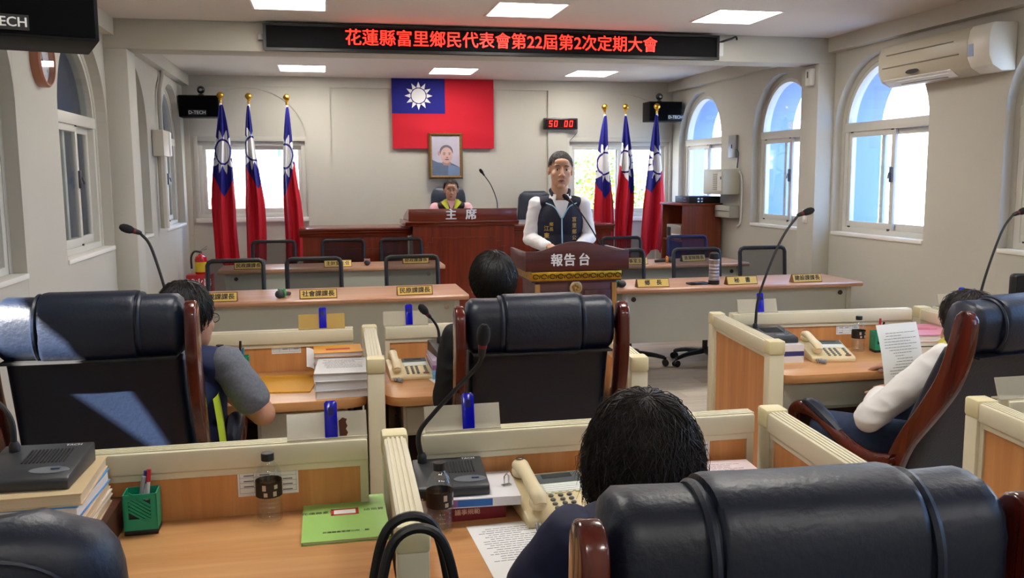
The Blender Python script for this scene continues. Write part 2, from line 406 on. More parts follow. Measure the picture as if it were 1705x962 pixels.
def arch_window(n, loc, rz, half, label, open_=0.0):
    t = bpy.data.objects.new('window_%d' % n, None); COL.objects.link(t); t.location = loc; t.rotation_euler = (0, 0, rz); struct(t, label)
    y0, y1 = .075, .15; fw = .05; f = MB(); a = half
    arc_ring(f, a, SPR, TOP-SPR, .035, y0, y1)
    f.bx(-a, -a+fw, y0, y1, SILL, SPR); f.bx(a-fw, a, y0, y1, SILL, SPR); f.bx(-a, a, y0, y1, SILL, SILL+.04); f.bx(-a, a, y0-.006, y1, SPR-.035, SPR+.04, .004)
    f.build('frame', FRAMEM, t)
    p = MB(); N = 28; ai, hi = a-.03, TOP-SPR-.03
    p.prism([(ai*math.cos(PI*i/N), SPR+.035+(hi-.035)*math.sin(PI*i/N)) for i in range(N+1)], .108, .114, 'y'); p.build('pane', GLASS, t, flatshade=True)
    z0, z1 = SILL+.04, SPR-.035; m = a*(.16-open_)
    sash(t, -a+fw-.005, m+.02, z0, z1, .095, latch=m-.005); sash(t, -m-.02 if not open_ else -a*.1, a-fw+.005, z0, z1, .128)
    r = MB(); rollers(r, -a+fw, m+.02, .095, z0, z1); r.build('roller', DARK, t)
    MB().bx(-a-.04, a+.04, -.012, .075, SILL-.03, SILL-.0, .006).build('sill', mat('sill_paint', (232, 228, 218), 0.6), t)
    return t
POS = ['nearest the back wall', 'just beyond the pilaster', 'just before the pilaster', 'at the edge of the frame', 'beside the rear desks', 'behind the desks']
for k, (y0, y1) in enumerate(WIN):
    arch_window(k+1, (XR, (y0+y1)/2, 0), -PI/2, (y1-y0)/2, 'bright arched window in the right wall %s' % POS[k])
    if k < 4: arch_window(k+7, (XL, (y0+y1)/2, 0), PI/2, (y1-y0)/2, 'dim arched window in the left wall %s' % POS[k])
for k, (x0, x1, z0, z1) in enumerate(BW):
    t = bpy.data.objects.new('window_%d' % (13+k), None); COL.objects.link(t); t.location = ((x0+x1)/2, YB+.03, 0)
    struct(t, 'wide sliding window in the back wall behind the %s flags' % ('left', 'right')[k])
    a = (x1-x0)/2; f = MB(); fw = .045
    for q in ((-a, -a+fw, z0, z1), (a-fw, a, z0, z1), (-a, a, z0, z0+.05), (-a, a, z1-.05, z1)): f.bx(q[0], q[1], .03, .11, q[2], q[3], .003)
    f.build('frame', FRAMEM, t)
    sash(t, -a+fw-.005, .03, z0+.05, z1-.05, .05); sash(t, -.03, a-fw+.005, z0+.05, z1-.05, .085)
    MB().bx(-a-.05, a+.05, -.03, .03, z0-.05, z0, .006).build('sill', MATS['sill_paint'], t)
    fr = MB()
    for q in ((-a-.045, -a, z0, z1+.05), (a, a+.03, z0, z1+.05), (-a, a, z1, z1+.05)): fr.bx(q[0], q[1], -.012, .03, q[2], q[3], .004)
    fr.build('casing', WALLM, t)
# ------------------------------------------------------------------ outside: shaded corridor at the left, houses and a tree
GRD = struct(MB().bx(-60, 90, -60, 90, -3.4, -3.2).build('ground', mat('outside_ground', (150, 146, 138), 0.9)), 'pale ground far below the windows')
cor = thing('gallery_wall', 'grey louvred gallery wall seen dimly through the left windows', 'wall', (-2.62, 5, 0))
lv = mat('gallery_paint', (138, 142, 136), 0.7)
MB().bx(-.1, 0, -6.2, -3.0, -3.2, 2.7).bx(-.1, 0, -3.0, 6.3, -3.2, 2.9).build('wall_panel', lv, cor)  # lower near stretch leaves a slot that shapes the sun patch on the chair
sl = MB().box((.012, 0, 0), (.05, 8.6, .012), rotm(0, .5, 0)).mesh('slat'); sl.materials.append(lv)
for i in range(26): place('slat', sl, cor, (0, 2.0, .8+i*.07))
gr = tag(MB().bx(-2.6, XL-WT, -2.0, 11.3, 2.86, 2.96).build('sun_blocker_roof', lv), 'unseen grey roof slab added to block sun over the left gallery', 'roof')  # out of view, added so sun enters only through the slot below
gf = tag(MB().bx(-2.62, XL-WT, -1.2, 11.3, -.2, -.02).build('gallery_floor', lv), 'grey gallery floor outside the left windows', 'floor slab')
WHT = mat('outside_white', (236, 234, 228), 0.8); WGL = mat('outside_glass', (120, 134, 150), 0.25)
def house(name, label, loc, rz, w, h, d, wins, m=WHT, extra=None):
    t = thing(name, label, 'building', loc, rz)
    MB().bx(-w/2, w/2, 0, d, -3.2-loc[2], h).build('wall', m, t)
    MB().bx(-w/2-.2, w/2+.2, -.2, d+.2, h, h+.16).build('roof', WHT, t)
    for (x, z, ww, hh) in wins:
        f = MB(); fw = .07
        for q in ((x, x+fw, z, z+hh), (x+ww-fw, x+ww, z, z+hh), (x, x+ww, z, z+fw), (x, x+ww, z+hh-fw, z+hh), (x+ww/2-fw/2, x+ww/2+fw/2, z, z+hh)): f.bx(q[0], q[1], -.08, .0, q[2], q[3])
        o = f.build('window', WHT, t); MB().bx(x+.02, x+ww-.02, -.03, -.005, z+.02, z+hh-.02).build('pane', WGL, o)
    return t
# the front of each house faces -y of its own frame; those at the right are turned to face the room
wl = [(-21+i*3.2, z, 1.7, 1.3) for i in range(13) for z in (-2.0, .6)]
house('white_house', 'sunlit white house outside the right windows, blue glazed panes', (17.5, 31, 0), -PI/2, 46, 3.4, 6, wl)
house('tall_block', 'tall pale block rising far beyond the right windows', (27, 36, 0), -PI/2, 7, 15, 8, [(-3+i*1.5, 3+j*2.0, .8, 1.0) for i in range(4) for j in range(6)])
hb = house('balcony_house', 'white house with red balcony behind the left back window', (-3.6, 17.6, 0), 0, 8, 4.6, 5, [(-1.4, 1.9, 2.2, 1.6), (1.6, 1.9, 2.2, 1.6), (-3.6, .2, 1.0, 1.1)])
MB().bx(-3.9, 4, -1.1, 0, 1.02, 1.2).build('balcony_slab', mat('roof_red', (196, 132, 116), 0.8), hb)
rb = MB().bx(-3.9, 4, -1.1, -1.05, 1.72, 1.78)
for i in range(60): rb.bx(-3.9+i*.132, -3.87+i*.132, -1.09, -1.06, 1.2, 1.72)
rb.build('railing', mat('rail_orange', (222, 172, 146), 0.6), hb)
hl = house('louvred_house', 'pale house with louvred shutters behind the right back window', (6.5, 16.4, 0), -.1, 2.5, 3.3, 3, [])
lm = MB().bx(-1.1, 1.1, -.05, 0, 0, .055).mesh('shutter_slat'); lm.materials.append(mat('shutter_grey', (196, 198, 190), 0.7))
for i in range(22): place('shutter_slat', lm, hl, (0, -.02, .2+i*.12), (.35, 0, 0))
tr = thing('garden_tree', 'yellow-green leafy tree outside the right back window', 'tree', (4.5, 14.4, -3.2))
MB().tube([(0, 0, 0), (.05, 0, 1.6), (-.05, .1, 3.2), (0, .1, 4.4)], [.14, .1, .07, .03], 8, sm=4).build('trunk', mat('bark', (104, 84, 64), 0.9), tr)
rnd = random.Random(3); lf = MB()
for i in range(5200):
    while True:
        p = Vector((rnd.uniform(-1, 1), rnd.uniform(-1, 1), rnd.uniform(-1, 1)))
        if .35 < p.length < 1: break
    p = Vector((p.x*.85, p.y*.9, p.z*1.35+3.9)); R = rotm(rnd.uniform(0, 6), rnd.uniform(0, 6), rnd.uniform(0, 6)); s = rnd.uniform(.035, .065)
    lf.mat(rnd.randrange(3)).add([p+R @ Vector(q)*s for q in ((-1, 0, 0), (0, -.5, .1), (1, 0, 0), (0, .5, .1))], [(0, 1, 2, 3)])
o = lf.build('leaves', [mat('leaf_a', (150, 172, 70), 0.6), mat('leaf_b', (196, 190, 84), 0.6), mat('leaf_c', (96, 136, 62), 0.6)], tr); o['kind'] = 'stuff'
# ------------------------------------------------------------------ shared object materials
LEATH = mat('black_leather', (15, 25, 44), 0.42, spec=0.55, bump=(90, 0.12), noise=(4, 0.25))  # bluish base puts the sky's sheen into the black leather colour
LEATHN = mat('navy_leather', (22, 30, 48), 0.4, spec=0.5, bump=(90, 0.1))
REDW = wood('rosewood_gloss', (58, 14, 10), (96, 30, 18), 'z', 0.22, 2.0, coat=0.5)
REDW2 = wood('rosewood_dais', (98, 24, 4), (140, 44, 12), 'z', 0.3, 1.6, coat=0.3)
REDWX = wood('rosewood_dais_flat', (92, 26, 10), (134, 46, 20), 'x', 0.26, 1.6, coat=0.3)
LECTW = wood('lectern_mahogany', (62, 20, 20), (92, 34, 30), 'x', 0.35, 2.0)
BEECH = wood('beech_panel', (190, 126, 70), (216, 154, 96), 'z', 0.45, 1.4)
BEECHX = wood('beech_desktop', (194, 136, 82), (218, 166, 112), 'x', 0.34, 1.2)
STAFFT = wood('staff_desktop', (178, 130, 98), (204, 156, 124), 'x', 0.32, 1.0)
RAIL = mat('cream_plastic_rail', (216, 208, 180), 0.42, noise=(3, 0.05))
CAPM = mat('cream_cap', (222, 210, 166), 0.45)
GREYP = mat('grey_green_panel', (172, 172, 156), 0.5)
BEIGE = mat('beige_metal', (196, 194, 176), 0.45)
BLACKP = mat('black_plastic', (18, 18, 20), 0.42)
DGREY = mat('dark_grey_plastic', (52, 53, 56), 0.42)
CHROME = mat('chrome', (190, 192, 196), 0.22, 1.0)
GOLD = mat('gold_metal', (206, 160, 62), 0.28, 1.0)
GOLDP = mat('gold_plate', (238, 204, 112), 0.4, 0.3)
WHITEP = mat('white_paper', (236, 236, 234), 0.7)
INK = mat('print_ink', (40, 40, 46), 0.7)
WHITEINK = mat('white_lettering', (238, 238, 238), 0.5)
REDINK = mat('red_print', (196, 48, 44), 0.6)
BLUECLIP = mat('blue_acrylic', (16, 18, 190), 0.15, spec=0.6)
FOAM = mat('mic_foam', (26, 26, 28), 0.95)

# ------------------------------------------------------------------ LED text display on the beam
t = thing('message_display', 'long black ceiling display with red glowing Chinese lettering on the beam', 'display', (1.39, BY0, 2.602))
MB().bx(-1.806, 1.806, -.09, 0, -.094, .094).build('housing', mat('led_housing', (8, 8, 9), 0.7, spec=.15), t, bev=.004)
MB().bx(-1.785, 1.785, -.0925, -.088, -.074, .074).build('screen', mat('led_screen', (14, 13, 15), 0.8, spec=.15), t)
lm = MB()
for q in ((-1.806, 1.806, -.094, -.08), (-1.806, 1.806, .08, .094), (-1.806, -1.785, -.094, .094), (1.785, 1.806, -.094, .094)): lm.bx(q[0], q[1], -.1, -.088, q[2], q[3])
lm.bx(-1.806, 1.806, -.1, -.086, -.1, -.094); lm.build('bezel', mat('led_bezel', (16, 16, 18), 0.5), t)
LEDR = mat('led_red', (230, 30, 20), 0.5, emit=((255, 36, 24), 3.2))
text('lettering', '花蓮縣富里鄉民代表會第22屆第2次定期大會', .1275, LEDR, t, (.03, -.0945, 0), bold=.0012)
MB().bx(-1.84, -1.806, -.06, -.03, -.02, .02).build('bracket', mat('bracket_grey', (150, 150, 148), .5), t)
MB().bx(1.81, 1.875, -.03, 0, -.06, .05, .004).build('power_box', mat('white_plastic', (226, 226, 222), .45), t)
MB().tube([(1.84, -.02, .05), (1.9, -.03, .07), (1.95, -.02, .085), (1.99, -.015, .1), (2.0, -.015, .075)], .009, 6, sm=4).build('power_cable', BLACKP, t)

# ------------------------------------------------------------------ national flag on the wall
FB = mat('flag_blue', (10, 10, 118), 0.8); FR = mat('flag_red', (190, 0, 32), 0.8); FW = mat('flag_white', (232, 230, 230), 0.8)
for m in (FB, FR, FW): pass
t = thing('wall_flag', 'large red flag with blue canton and white sun flat on the wall', 'flag', (1.402, YB+.03, 2.31))
def wob(u, v): return -.05-.004*math.sin(u*9)*math.cos(v*7)-.003*math.sin(v*23+u*2)
def wallcloth(x0, x1, z0, z1, dy): 
    g = MB().grid(lambda i, j: (x0+(x1-x0)*i, wob(x0+(x1-x0)*i, z0+(z1-z0)*j)+dy, z0+(z1-z0)*j), 30, 24)
    return g
wallcloth(-.608, .608, -.407, .406, 0).build('field', FR, t)
bk = MB().bx(-.606, .606, -.044, -.01, -.405, .404); bk.build('backing_board', FR, t)
wallcloth(-.608, .02, -.0, .406, -.003).build('canton', FB, t)
sx, sz, sr = -.294, .205, .085
su = MB()
su.poly([(sx+sr*math.cos(a), -.066, sz+sr*math.sin(a)) for a in [2*PI*i/40 for i in range(40)]])
for k in range(12):
    a = 2*PI*k/12+PI/2; p = lambda r, da: (sx+r*math.cos(a+da), -.066, sz+r*math.sin(a+da))
    su.poly([p(.165, 0), p(.099, .255), p(.0935, .0), p(.099, -.255)])
su.build('white_sun', FW, t, flatshade=True)
# ------------------------------------------------------------------ framed portrait
t = thing('framed_portrait', 'gold framed portrait of a man in a grey-blue suit below the flag', 'picture', (1.418, YB+.0, 1.81))
t.rotation_euler = (-.05, 0, 0)
f = MB(); w, h, fw = .203, .271, .038
for a, bq in (((-w, -h), (w, -h)), ((w, -h), (w, h)), ((w, h), (-w, h)), ((-w, h), (-w, -h))):
    da = (math.copysign(fw, a[0]), math.copysign(fw, a[1])); db = (math.copysign(fw, bq[0]), math.copysign(fw, bq[1]))
    A, B_, C_, D_ = a, bq, (bq[0]-db[0], bq[1]-db[1]), (a[0]-da[0], a[1]-da[1])
    mid = lambda p, q: ((p[0]+q[0])/2, (p[1]+q[1])/2)
    m0, m1 = mid(A, D_), mid(B_, C_)
    f.add([(A[0], -.06, A[1]), (B_[0], -.06, B_[1]), (m1[0], -.085, m1[1]), (m0[0], -.085, m0[1]), (C_[0], -.068, C_[1]), (D_[0], -.068, D_[1]), (A[0], -.03, A[1]), (B_[0], -.03, B_[1])],
          [(0, 1, 2, 3), (3, 2, 4, 5), (0, 6, 7, 1)])
f.build('frame', mat('antique_gold', (128, 98, 56), 0.4, 0.45, noise=(60, .3)), t)
MB().bx(-w+.01, w-.01, -.05, -.035, -h+.01, h-.01).build('backing', mat('frame_back', (60, 50, 40), .8), t)
MB().bx(-w+.03, w-.03, -.062, -.05, -h+.03, h-.03).build('canvas', mat('portrait_ground', (172, 166, 180), .5, noise=(5, .12)), t)
def flat(pts, y): return MB().poly([(x, y, z) for x, z in pts])
def oval(cx, cz, rx, rz, a0=0, a1=2*PI, n=28): return [(cx+rx*math.cos(a0+(a1-a0)*i/n), cz+rz*math.sin(a0+(a1-a0)*i/n)) for i in range(n+(0 if a1-a0 > 6.2 else 1))]
pm = lambda n, c: mat('portrait_'+n, c, .55, noise=(14, .08))
flat([(-.165, -.232), (.165, -.232), (.165, -.135), (.1, -.1), (.045, -.075), (-.03, -.085), (-.1, -.075), (-.165, -.045)], -.0625).build('jacket', pm('jacket', (84, 98, 122)), t)
flat([(.03, -.1), (.165, -.135), (.165, -.232), (.02, -.232)], -.0628).build('lapel', pm('lapel', (104, 124, 156)), t)
flat(oval(.006, .052, .08, .078), -.063).build('hair', pm('hair', (96, 88, 98)), t)
flat([(-.088, .0), (-.098, .03), (-.09, .06), (-.075, .05), (-.075, .0)], -.0632).build('ear', pm('ear', (168, 132, 122)), t)
flat(oval(.008, .008, .072, .094), -.0634).build('face', pm('face', (186, 152, 142)), t)
flat([(-.05, -.07), (.06, -.07), (.05, -.115), (-.03, -.11)], -.0633).build('neck', pm('neck', (150, 118, 112)), t)
fx = MB()
for s in (-1, 1): fx.poly([(x, -.0637, z) for x, z in oval(.012+s*.032, .035, .019, .004)]); fx.poly([(x, -.0637, z) for x, z in oval(.012+s*.032, .018, .014, .005)])
fx.poly([(x, -.0637, z) for x, z in oval(.012, -.042, .026, .007)]); fx.poly([(x, -.0637, z) for x, z in oval(.014, -.018, .013, .005)])
fx.build('features', pm('features', (88, 66, 66)), t)
# ------------------------------------------------------------------ countdown clock
t = thing('countdown_timer', 'black digital timer showing red digits 50 00 on the back wall', 'timer', (2.838, YB, 2.2))
MB().bx(-.213, .213, -.06, .0, -.068, .068, .008).build('housing', mat('timer_black', (20, 20, 22), .35), t)
MB().bx(-.19, .19, -.0625, -.058, -.05, .05).build('screen', mat('timer_screen', (40, 10, 12), .2), t)
SEG = {'5': 'afgcd', '0': 'abcdef'}
dg_ = MB()
for k, ch in enumerate('50 00'):
    if ch == ' ': continue
    cx = -.13+k*.064; hw, hh, th = .02, .036, .0085
    S = {'a': (-hw, hw, hh-th, hh), 'd': (-hw, hw, -hh, -hh+th), 'g': (-hw, hw, -th/2, th/2), 'f': (-hw, -hw+th, 0, hh), 'e': (-hw, -hw+th, -hh, 0), 'b': (hw-th, hw, 0, hh), 'c': (hw-th, hw, -hh, 0)}
    dg_ = MB()
    for c in SEG[ch]:
        x0, x1, z0, z1 = S[c]; dg_.add([(cx+x+(z*.12), -.0635, z) for x, z in ((x0, z0), (x1, z0), (x1, z1), (x0, z1))], [(0, 1, 2, 3)])
    dg_.build('digit', LEDR, t, flatshade=True)
MB().tube([(.2, -.01, -.03), (.215, -.012, -.1), (.13, -.012, -.2)], .004, 5, sm=4).build('cable', DGREY, t)

# ------------------------------------------------------------------ flags on poles
def pole_flag(label, x, y, ztop, half, seed, blue_end, slant, sun_s, sun_t, shift=0.0):
    rn = random.Random(seed); ph = rn.uniform(0, 6); L = ztop-.1-.62
    t = thing('pole_flag', label, 'flag', (x, y, 0), 0, 'flags on poles beside the dais')
    MB().lathe([(.0, 0), (.16, 0), (.16, .012), (.13, .035), (.03, .06), (.022, .12)], n=28).build('base', GOLD, t)
    MB().cyl((0, 0, .05), (0, 0, ztop-.07), .0125, .011, 12).build('pole', mat('pole_white', (222, 222, 218), .3, .3), t)
    MB().lathe([(.004, -.085), (.014, -.08), (.012, -.05), (.024, -.045), (.012, -.036), (.026, -.026), (.036, -.012), (.039, .0), (.036, .014), (.026, .028), (.012, .037), (0, .039)], (0, 0, ztop), 20).build('finial', GOLD, t)
    def wid(v): return half*min(1, (.1+.9*(min(v, .62)/.62)**.75))*(1+.08*math.sin(v*5+ph))
    def fn(i, j):
        s = i*2-1; v = j; w = wid(v)
        xx = s*w+shift*v+.012*math.sin(v*6+ph)
        dep = -.02-.03*min(1, v*3)*(math.cos(s*6.5+ph)+.5*math.sin(s*13+ph*2+v*3))-(1-s*s)*.05*min(1, v*2)
        z = ztop-.1-L*v-.05*(1-s*s)*0-.06*v*v*math.sin(s*2.2+ph)
        return (xx, dep, z)
    def pick(i, j):
        s = i*2-1; v = j; w = wid(v)
        if v > blue_end-abs(s-slant)*.11: return 1
        dx, dz = (s-sun_s)*w/.62, (v-sun_t)*L; r = math.hypot(dx, dz)
        if r < .118: return 2
        a = (math.atan2(dz, dx)/(2*PI)*12) % 1
        if .14 < r < .14+.1*(1-abs(a-.5)*2): return 2
        return 0
    MB().grid(fn, 72, 260, pick=pick).build('cloth', [FB, FR, FW], t, ang=80)
    kn = MB().ell((0, -.005, ztop-.105), (.014, .016, .022), 10, 6); kn.build('tie', FW, t)
YP = 10.25
pole_flag('flag on pole, leftmost of the three on the left', -1.085, YP, 2.455, .135, 1, .56, .1, .0, .29)
pole_flag('flag on pole, middle of the three on the left', -.79, YP, 2.447, .1, 5, .53, .6, .55, .27, .02)
pole_flag('flag on pole beside the left wing of the dais', -.387, YP, 2.438, .1, 9, .56, -.9, -.6, .31, .03)
pole_flag('flag on pole nearest the speaker at the lectern', 3.262, YP, 2.372, .125, 12, .59, .1, .1, .34, -.02)
pole_flag('flag on pole, middle of the three on the right', 3.522, YP, 2.374, .11, 15, .55, .8, -.3, .33, -.03)
pole_flag('flag on pole beside the audio cabinet', 3.915, YP, 2.385, .13, 19, .56, -.5, .35, .35, -.05)

# ------------------------------------------------------------------ loudspeakers and projecting webcams
def wall_speaker(label, loc, rz, w, d, h, tsize, tx, tilt=0.0):
    t = thing('loudspeaker', label, 'loudspeaker', loc, rz); t.rotation_euler = (tilt, 0, rz)
    MB().bx(-w/2, w/2, -d/2, d/2, -h/2, h/2).build('cabinet', mat('speaker_black', (9, 9, 11), .65, spec=.2), t, bev=.006)
    MB().bx(-w/2+.012, w/2-.012, -d/2-.004, -d/2+.004, -h/2+.012, h/2-.012).build('grille', mat('speaker_cloth', (5, 5, 7), .95, spec=.1, bump=(900, .2)), t)
    pl = MB().bx(tx-tsize*1.9, tx+tsize*1.9, -d/2-.007, -d/2-.003, -h/2+.02, -h/2+.02+tsize*1.15).build('badge', mat('badge_black', (24, 24, 26), .3), t)
    text('lettering', 'D-TECH', tsize, mat('badge_silver', (214, 214, 210), .4), pl, (tx, -d/2-.0078, -h/2+.02+tsize*.56), off=tsize*.02)
    return t
s1 = wall_speaker('small black loudspeaker high on the back wall at the left', (-1.32, 10.45, 2.345), 0, .42, .24, .235, .05, -.02)
s2 = wall_speaker('small black loudspeaker high on the back wall at the right', (4.06, 10.45, 2.335), 0, .42, .24, .235, .05, .12)
s3 = wall_speaker('big black loudspeaker hanging in the upper left corner near the camera', (-1.12, 3.32, 2.235), .32, .72, .36, .44, .042, .075)
for s, wl in ((s1, -.1), (s2, -.1)):
    MB().bx(-.03, .03, .1, .27, -.02, .04).build('wall_bracket', BLACKP, s)
MB().bx(-.42, -.3, -.03, .03, -.03, .03).build('wall_bracket', BLACKP, s3)
def webcam(label, loc):
    t = thing('security_camera', label, 'camera', loc)
    MB().lathe([(.03, 0), (.03, .012), (.012, .02), (.012, .03)], n=16).build('stand', BLACKP, t)
    MB().ell((0, 0, .062), (.042, .042, .042), 18, 12).build('body', mat('cam_black', (30, 30, 33), .25), t)
    MB().cyl((0, -.03, .06), (0, -.046, .058), .018, .014, 14).build('lens', mat('cam_lens', (170, 174, 180), .15, .6), t)
webcam('black ball security camera on top of the left loudspeaker', (-1.3, 10.4, 2.4625))
webcam('black ball security camera on top of the right loudspeaker', (4.0, 10.4, 2.4525))
# ------------------------------------------------------------------ wall clock
t = thing('wall_clock', 'round white wall clock with copper rim on the left wall', 'clock', (XL, 5.5, 2.222), PI/2)
R90 = rotm(PI/2, 0, 0)
MB().lathe([(.15, 0), (.15, .045), (.142, .055), (.135, .055), (.135, .02)], n=48, R=R90, caps=False).build('rim', mat('copper_rim', (168, 112, 88), .35, .4), t)
MB().lathe([(0, .02), (.136, .02)], n=48, R=R90, caps=False).build('dial', mat('clock_dial', (214, 216, 226), .4), t)
for k in range(12):
    a = PI/2-2*PI*(k+1)/12
    text('numeral', str(k+1), .034, mat('clock_ink', (88, 92, 100), .6), t, (.105*math.cos(a), -.021, .105*math.sin(a)))
h = MB().bx(-.003, .003, -.024, -.022, -.01, .06); h.build('hour_hand', BLACKP, t, rot=(0, 1.9, 0))
MB().bx(-.002, .002, -.026, -.024, -.015, .09).build('minute_hand', BLACKP, t, rot=(0, -.5, 0))
MB().lathe([(0, .05), (.134, .05)], n=40, R=R90, caps=False).build('glass', glass_mat('clock_glass', (1, 1, 1), .06), t)
# ------------------------------------------------------------------ air conditioner
t = thing('air_conditioner', 'cream split air conditioner high on the right wall', 'air conditioner', (XR, 5.76, 2.215), -PI/2)
prof = [(0, 0), (-.1, -.005), (-.17, .03), (-.2, .09), (-.205, .2), (-.19, .27), (-.17, .295), (0, .3)]
MB().prism([(y, z) for y, z in prof], -.40, .56, 'x').build('body', mat('ac_cream', (188, 180, 158), .4), t, bev=.008)
MB().prism([(y*1.0-.002, z) for y, z in prof], .56, .76, 'x').build('end_panel', mat('ac_panel', (224, 220, 204), .4), t, bev=.008)
g = MB().bx(-.3, .42, -.208, -.2, .215, .222); g.bx(-.34, .48, -.209, -.2, .125, .132); g.bx(-.2, .3, -.14, -.12, -.0, .012)
g.build('groove', mat('ac_groove', (120, 112, 96), .6), t)
for z in (.012, .03): MB().box((.02, -.13-z*1.2, z), (.74, .05, .006), rotm(-.5, 0, 0)).build('louvre', mat('ac_louvre', (228, 224, 210), .4), t)
MB().lathe([(0, 0), (.07, 0), (.075, .004)], n=28, R=rotm(PI/2, 0, 0) @ Matrix.Diagonal((1, .22, 1)).to_3x3(), c=(.0, -.196, .075)).build('logo_oval', BLACKP, t)
MB().bx(.57, .62, -.206, -.2, .1, .2).build('rating_label', mat('ac_label', (150, 170, 200), .5), t)
# ------------------------------------------------------------------ boxes on the right wall near the back
t = thing('fuse_panel', 'narrow grey metal fuse panel on the right wall', 'panel', (XR, 8.98, 1.87), -PI/2)
MB().bx(-.09, .09, -.03, 0, -.12, .12, .004).build('door', mat('fuse_grey', (138, 138, 136), .4, .4), t); MB().bx(-.01, .01, -.036, -.03, -.02, .02).build('switch', BLACKP, t)
t = thing('wall_controller', 'beige vented box on the right wall between two windows', 'wall box', (XR, 9.06, 1.5), -PI/2)
MB().bx(-.26, .24, -.2, 0, -.14, .13).build('body', mat('controller_beige', (196, 192, 172), .45), t, bev=.012)
g = MB()
for i in range(9): g.bx(-.0, .1, -.203, -.199, -.09+i*.02, -.081+i*.02)
g.build('vent', mat('vent_shadow', (140, 136, 118), .6), t)
MB().bx(.12, .22, -.204, -.199, -.1, .1).build('front_plate', mat('controller_front', (206, 202, 184), .4), t); MB().bx(.19, .21, -.207, -.203, .02, .05).build('button', BLACKP, t)
MB().tube([(.05, -.02, .36), (.16, -.02, .34), (.22, -.02, .28), (.2, -.02, .14)], .008, 6, sm=5).build('cable', DGREY, t)
MB().tube([(.22, -.012, .12), (.3, -.012, .0), (.3, -.012, -.4), (.22, -.012, -.48)], .01, 6, sm=3).build('conduit', WHITEP, t)
t = thing('junction_box', 'small grey junction box low beside the audio cabinet', 'wall box', (XR, 8.98, 1.18), -PI/2)
MB().bx(-.2, .16, -.12, 0, -.07, .06).build('body', mat('junction_grey', (170, 168, 156), .5), t, bev=.01)
MB().bx(-.2, .16, -.126, -.12, .0, .004).build('lid_seam', DGREY, t)
t = thing('motion_sensor', 'small white sensor on the right pilaster below the beam', 'sensor', (XR-.16, 7.16, 2.4), -PI/2)
MB().bx(-.045, .045, -.05, 0, -.075, .07).build('body', mat('sensor_white', (214, 210, 200), .45), t, bev=.012); MB().bx(-.01, .01, -.053, -.049, -.01, .045).build('window', DGREY, t)
t = thing('light_switch', 'white light switch plate below the right pilaster window', 'switch', (XR-.16, 7.2, 1.2), -PI/2)
MB().bx(-.035, .035, -.012, 0, -.06, .06).build('plate', mat('switch_white', (228, 224, 214), .4), t, bev=.003); MB().bx(-.015, .015, -.016, -.012, -.03, .03).build('rocker', mat('switch_rocker', (240, 238, 232), .4), t)
t = thing('junction_box', 'cream electrical box with conduit between left windows', 'wall box', (XL+.004, 8.95, 1.9), PI/2)
MB().bx(-.2, .2, -.1, 0, -.13, .11).build('body', mat('box_cream', (208, 202, 184), .45), t, bev=.008)
MB().bx(.1, .2, -.106, -.1, -.12, .1).build('label', WHITEP, t)
MB().tube([(.12, -.03, .1), (.12, -.03, .45), (.3, -.03, .62), (.36, -.03, .75)], .022, 8, sm=4).build('upper_conduit', WALLM, t)
MB().tube([(-.05, -.05, -.13), (-.05, -.05, -.8)], .04, 8).build('lower_conduit', mat('conduit_cream', (196, 190, 172), .5), t)

# ------------------------------------------------------------------ fire extinguisher
t = thing('extinguisher_box', 'low red metal box marked for the fire extinguisher', 'box', (-1.335, 9.9, 0))
MB().bx(-.13, .13, -.1, .1, 0, .555).build('box', mat('box_red', (176, 20, 26), .4), t, bev=.006)
text('lettering', '滅火器', .085, WHITEINK, t, (.0, -.1015, .47), off=.002)
t = thing('fire_extinguisher', 'red fire extinguisher with yellow label standing on its red box', 'extinguisher', (-1.32, 9.9, .555))
MB().lathe([(0, 0), (.058, 0), (.064, .012), (.064, .15), (.055, .185), (.025, .2), (.02, .215), (0, .215)], n=24).build('cylinder', mat('ext_red', (190, 24, 26), .25, coat=.4), t)
MB().lathe([(.0652, .025), (.0652, .13)], n=24, caps=False).build('label', mat('ext_yellow', (222, 190, 40), .5), t)
MB().cyl((0, 0, .21), (0, 0, .24), .014, n=10).box((.015, -.005, .25), (.1, .018, .012), rotm(0, -.3, 0)).box((.03, -.005, .27), (.09, .018, .01), rotm(0, -.6, 0)).build('valve', CHROME, t)
MB().tube([(0, -.01, .235), (-.06, -.02, .24), (-.095, -.02, .18), (-.095, -.02, .06)], .011, 8, sm=5).build('hose', BLACKP, t)

# ------------------------------------------------------------------ audio cabinet at the right
t = thing('audio_cabinet', 'reddish brown audio cabinet with an open front by the right wall', 'cabinet', (4.0, 9.5, 0))
cw = wood('cabinet_cherry', (104, 42, 22), (142, 66, 38), 'z', .4, 1.4)
c = MB()
MB().bx(-.17, .28, -.3, -.28, 0, 1.235).build('side_panel', cw, t); MB().bx(-.17, .28, .3, .32, 0, 1.235).build('side_panel', cw, t)
MB().bx(.26, .28, -.28, .3, 0, 1.235).build('back_panel', cw, t); MB().bx(-.19, .29, -.32, .34, 1.235, 1.26).build('top', cw, t, bev=.003)
for z in (.05, .42, .83): MB().bx(-.16, .26, -.28, .3, z, z+.02).build('shelf', cw, t)
t = thing('receiver', 'silver audio receiver on the shelf inside the cabinet', 'audio device', (4.0, 9.52, .85))
MB().bx(-.14, .2, -.2, .22, 0, .16).build('body', mat('receiver_silver', (168, 164, 150), .4, .4), t, bev=.006)
MB().bx(-.146, -.139, -.17, .06, .03, .06).build('display', mat('receiver_display', (236, 236, 226), .3), t); MB().bx(-.146, -.139, .1, .19, .03, .13).build('dial_panel', BLACKP, t)
t = thing('video_recorder', 'flat black recorder lying on top of the cabinet', 'audio device', (4.07, 9.4, 1.26))
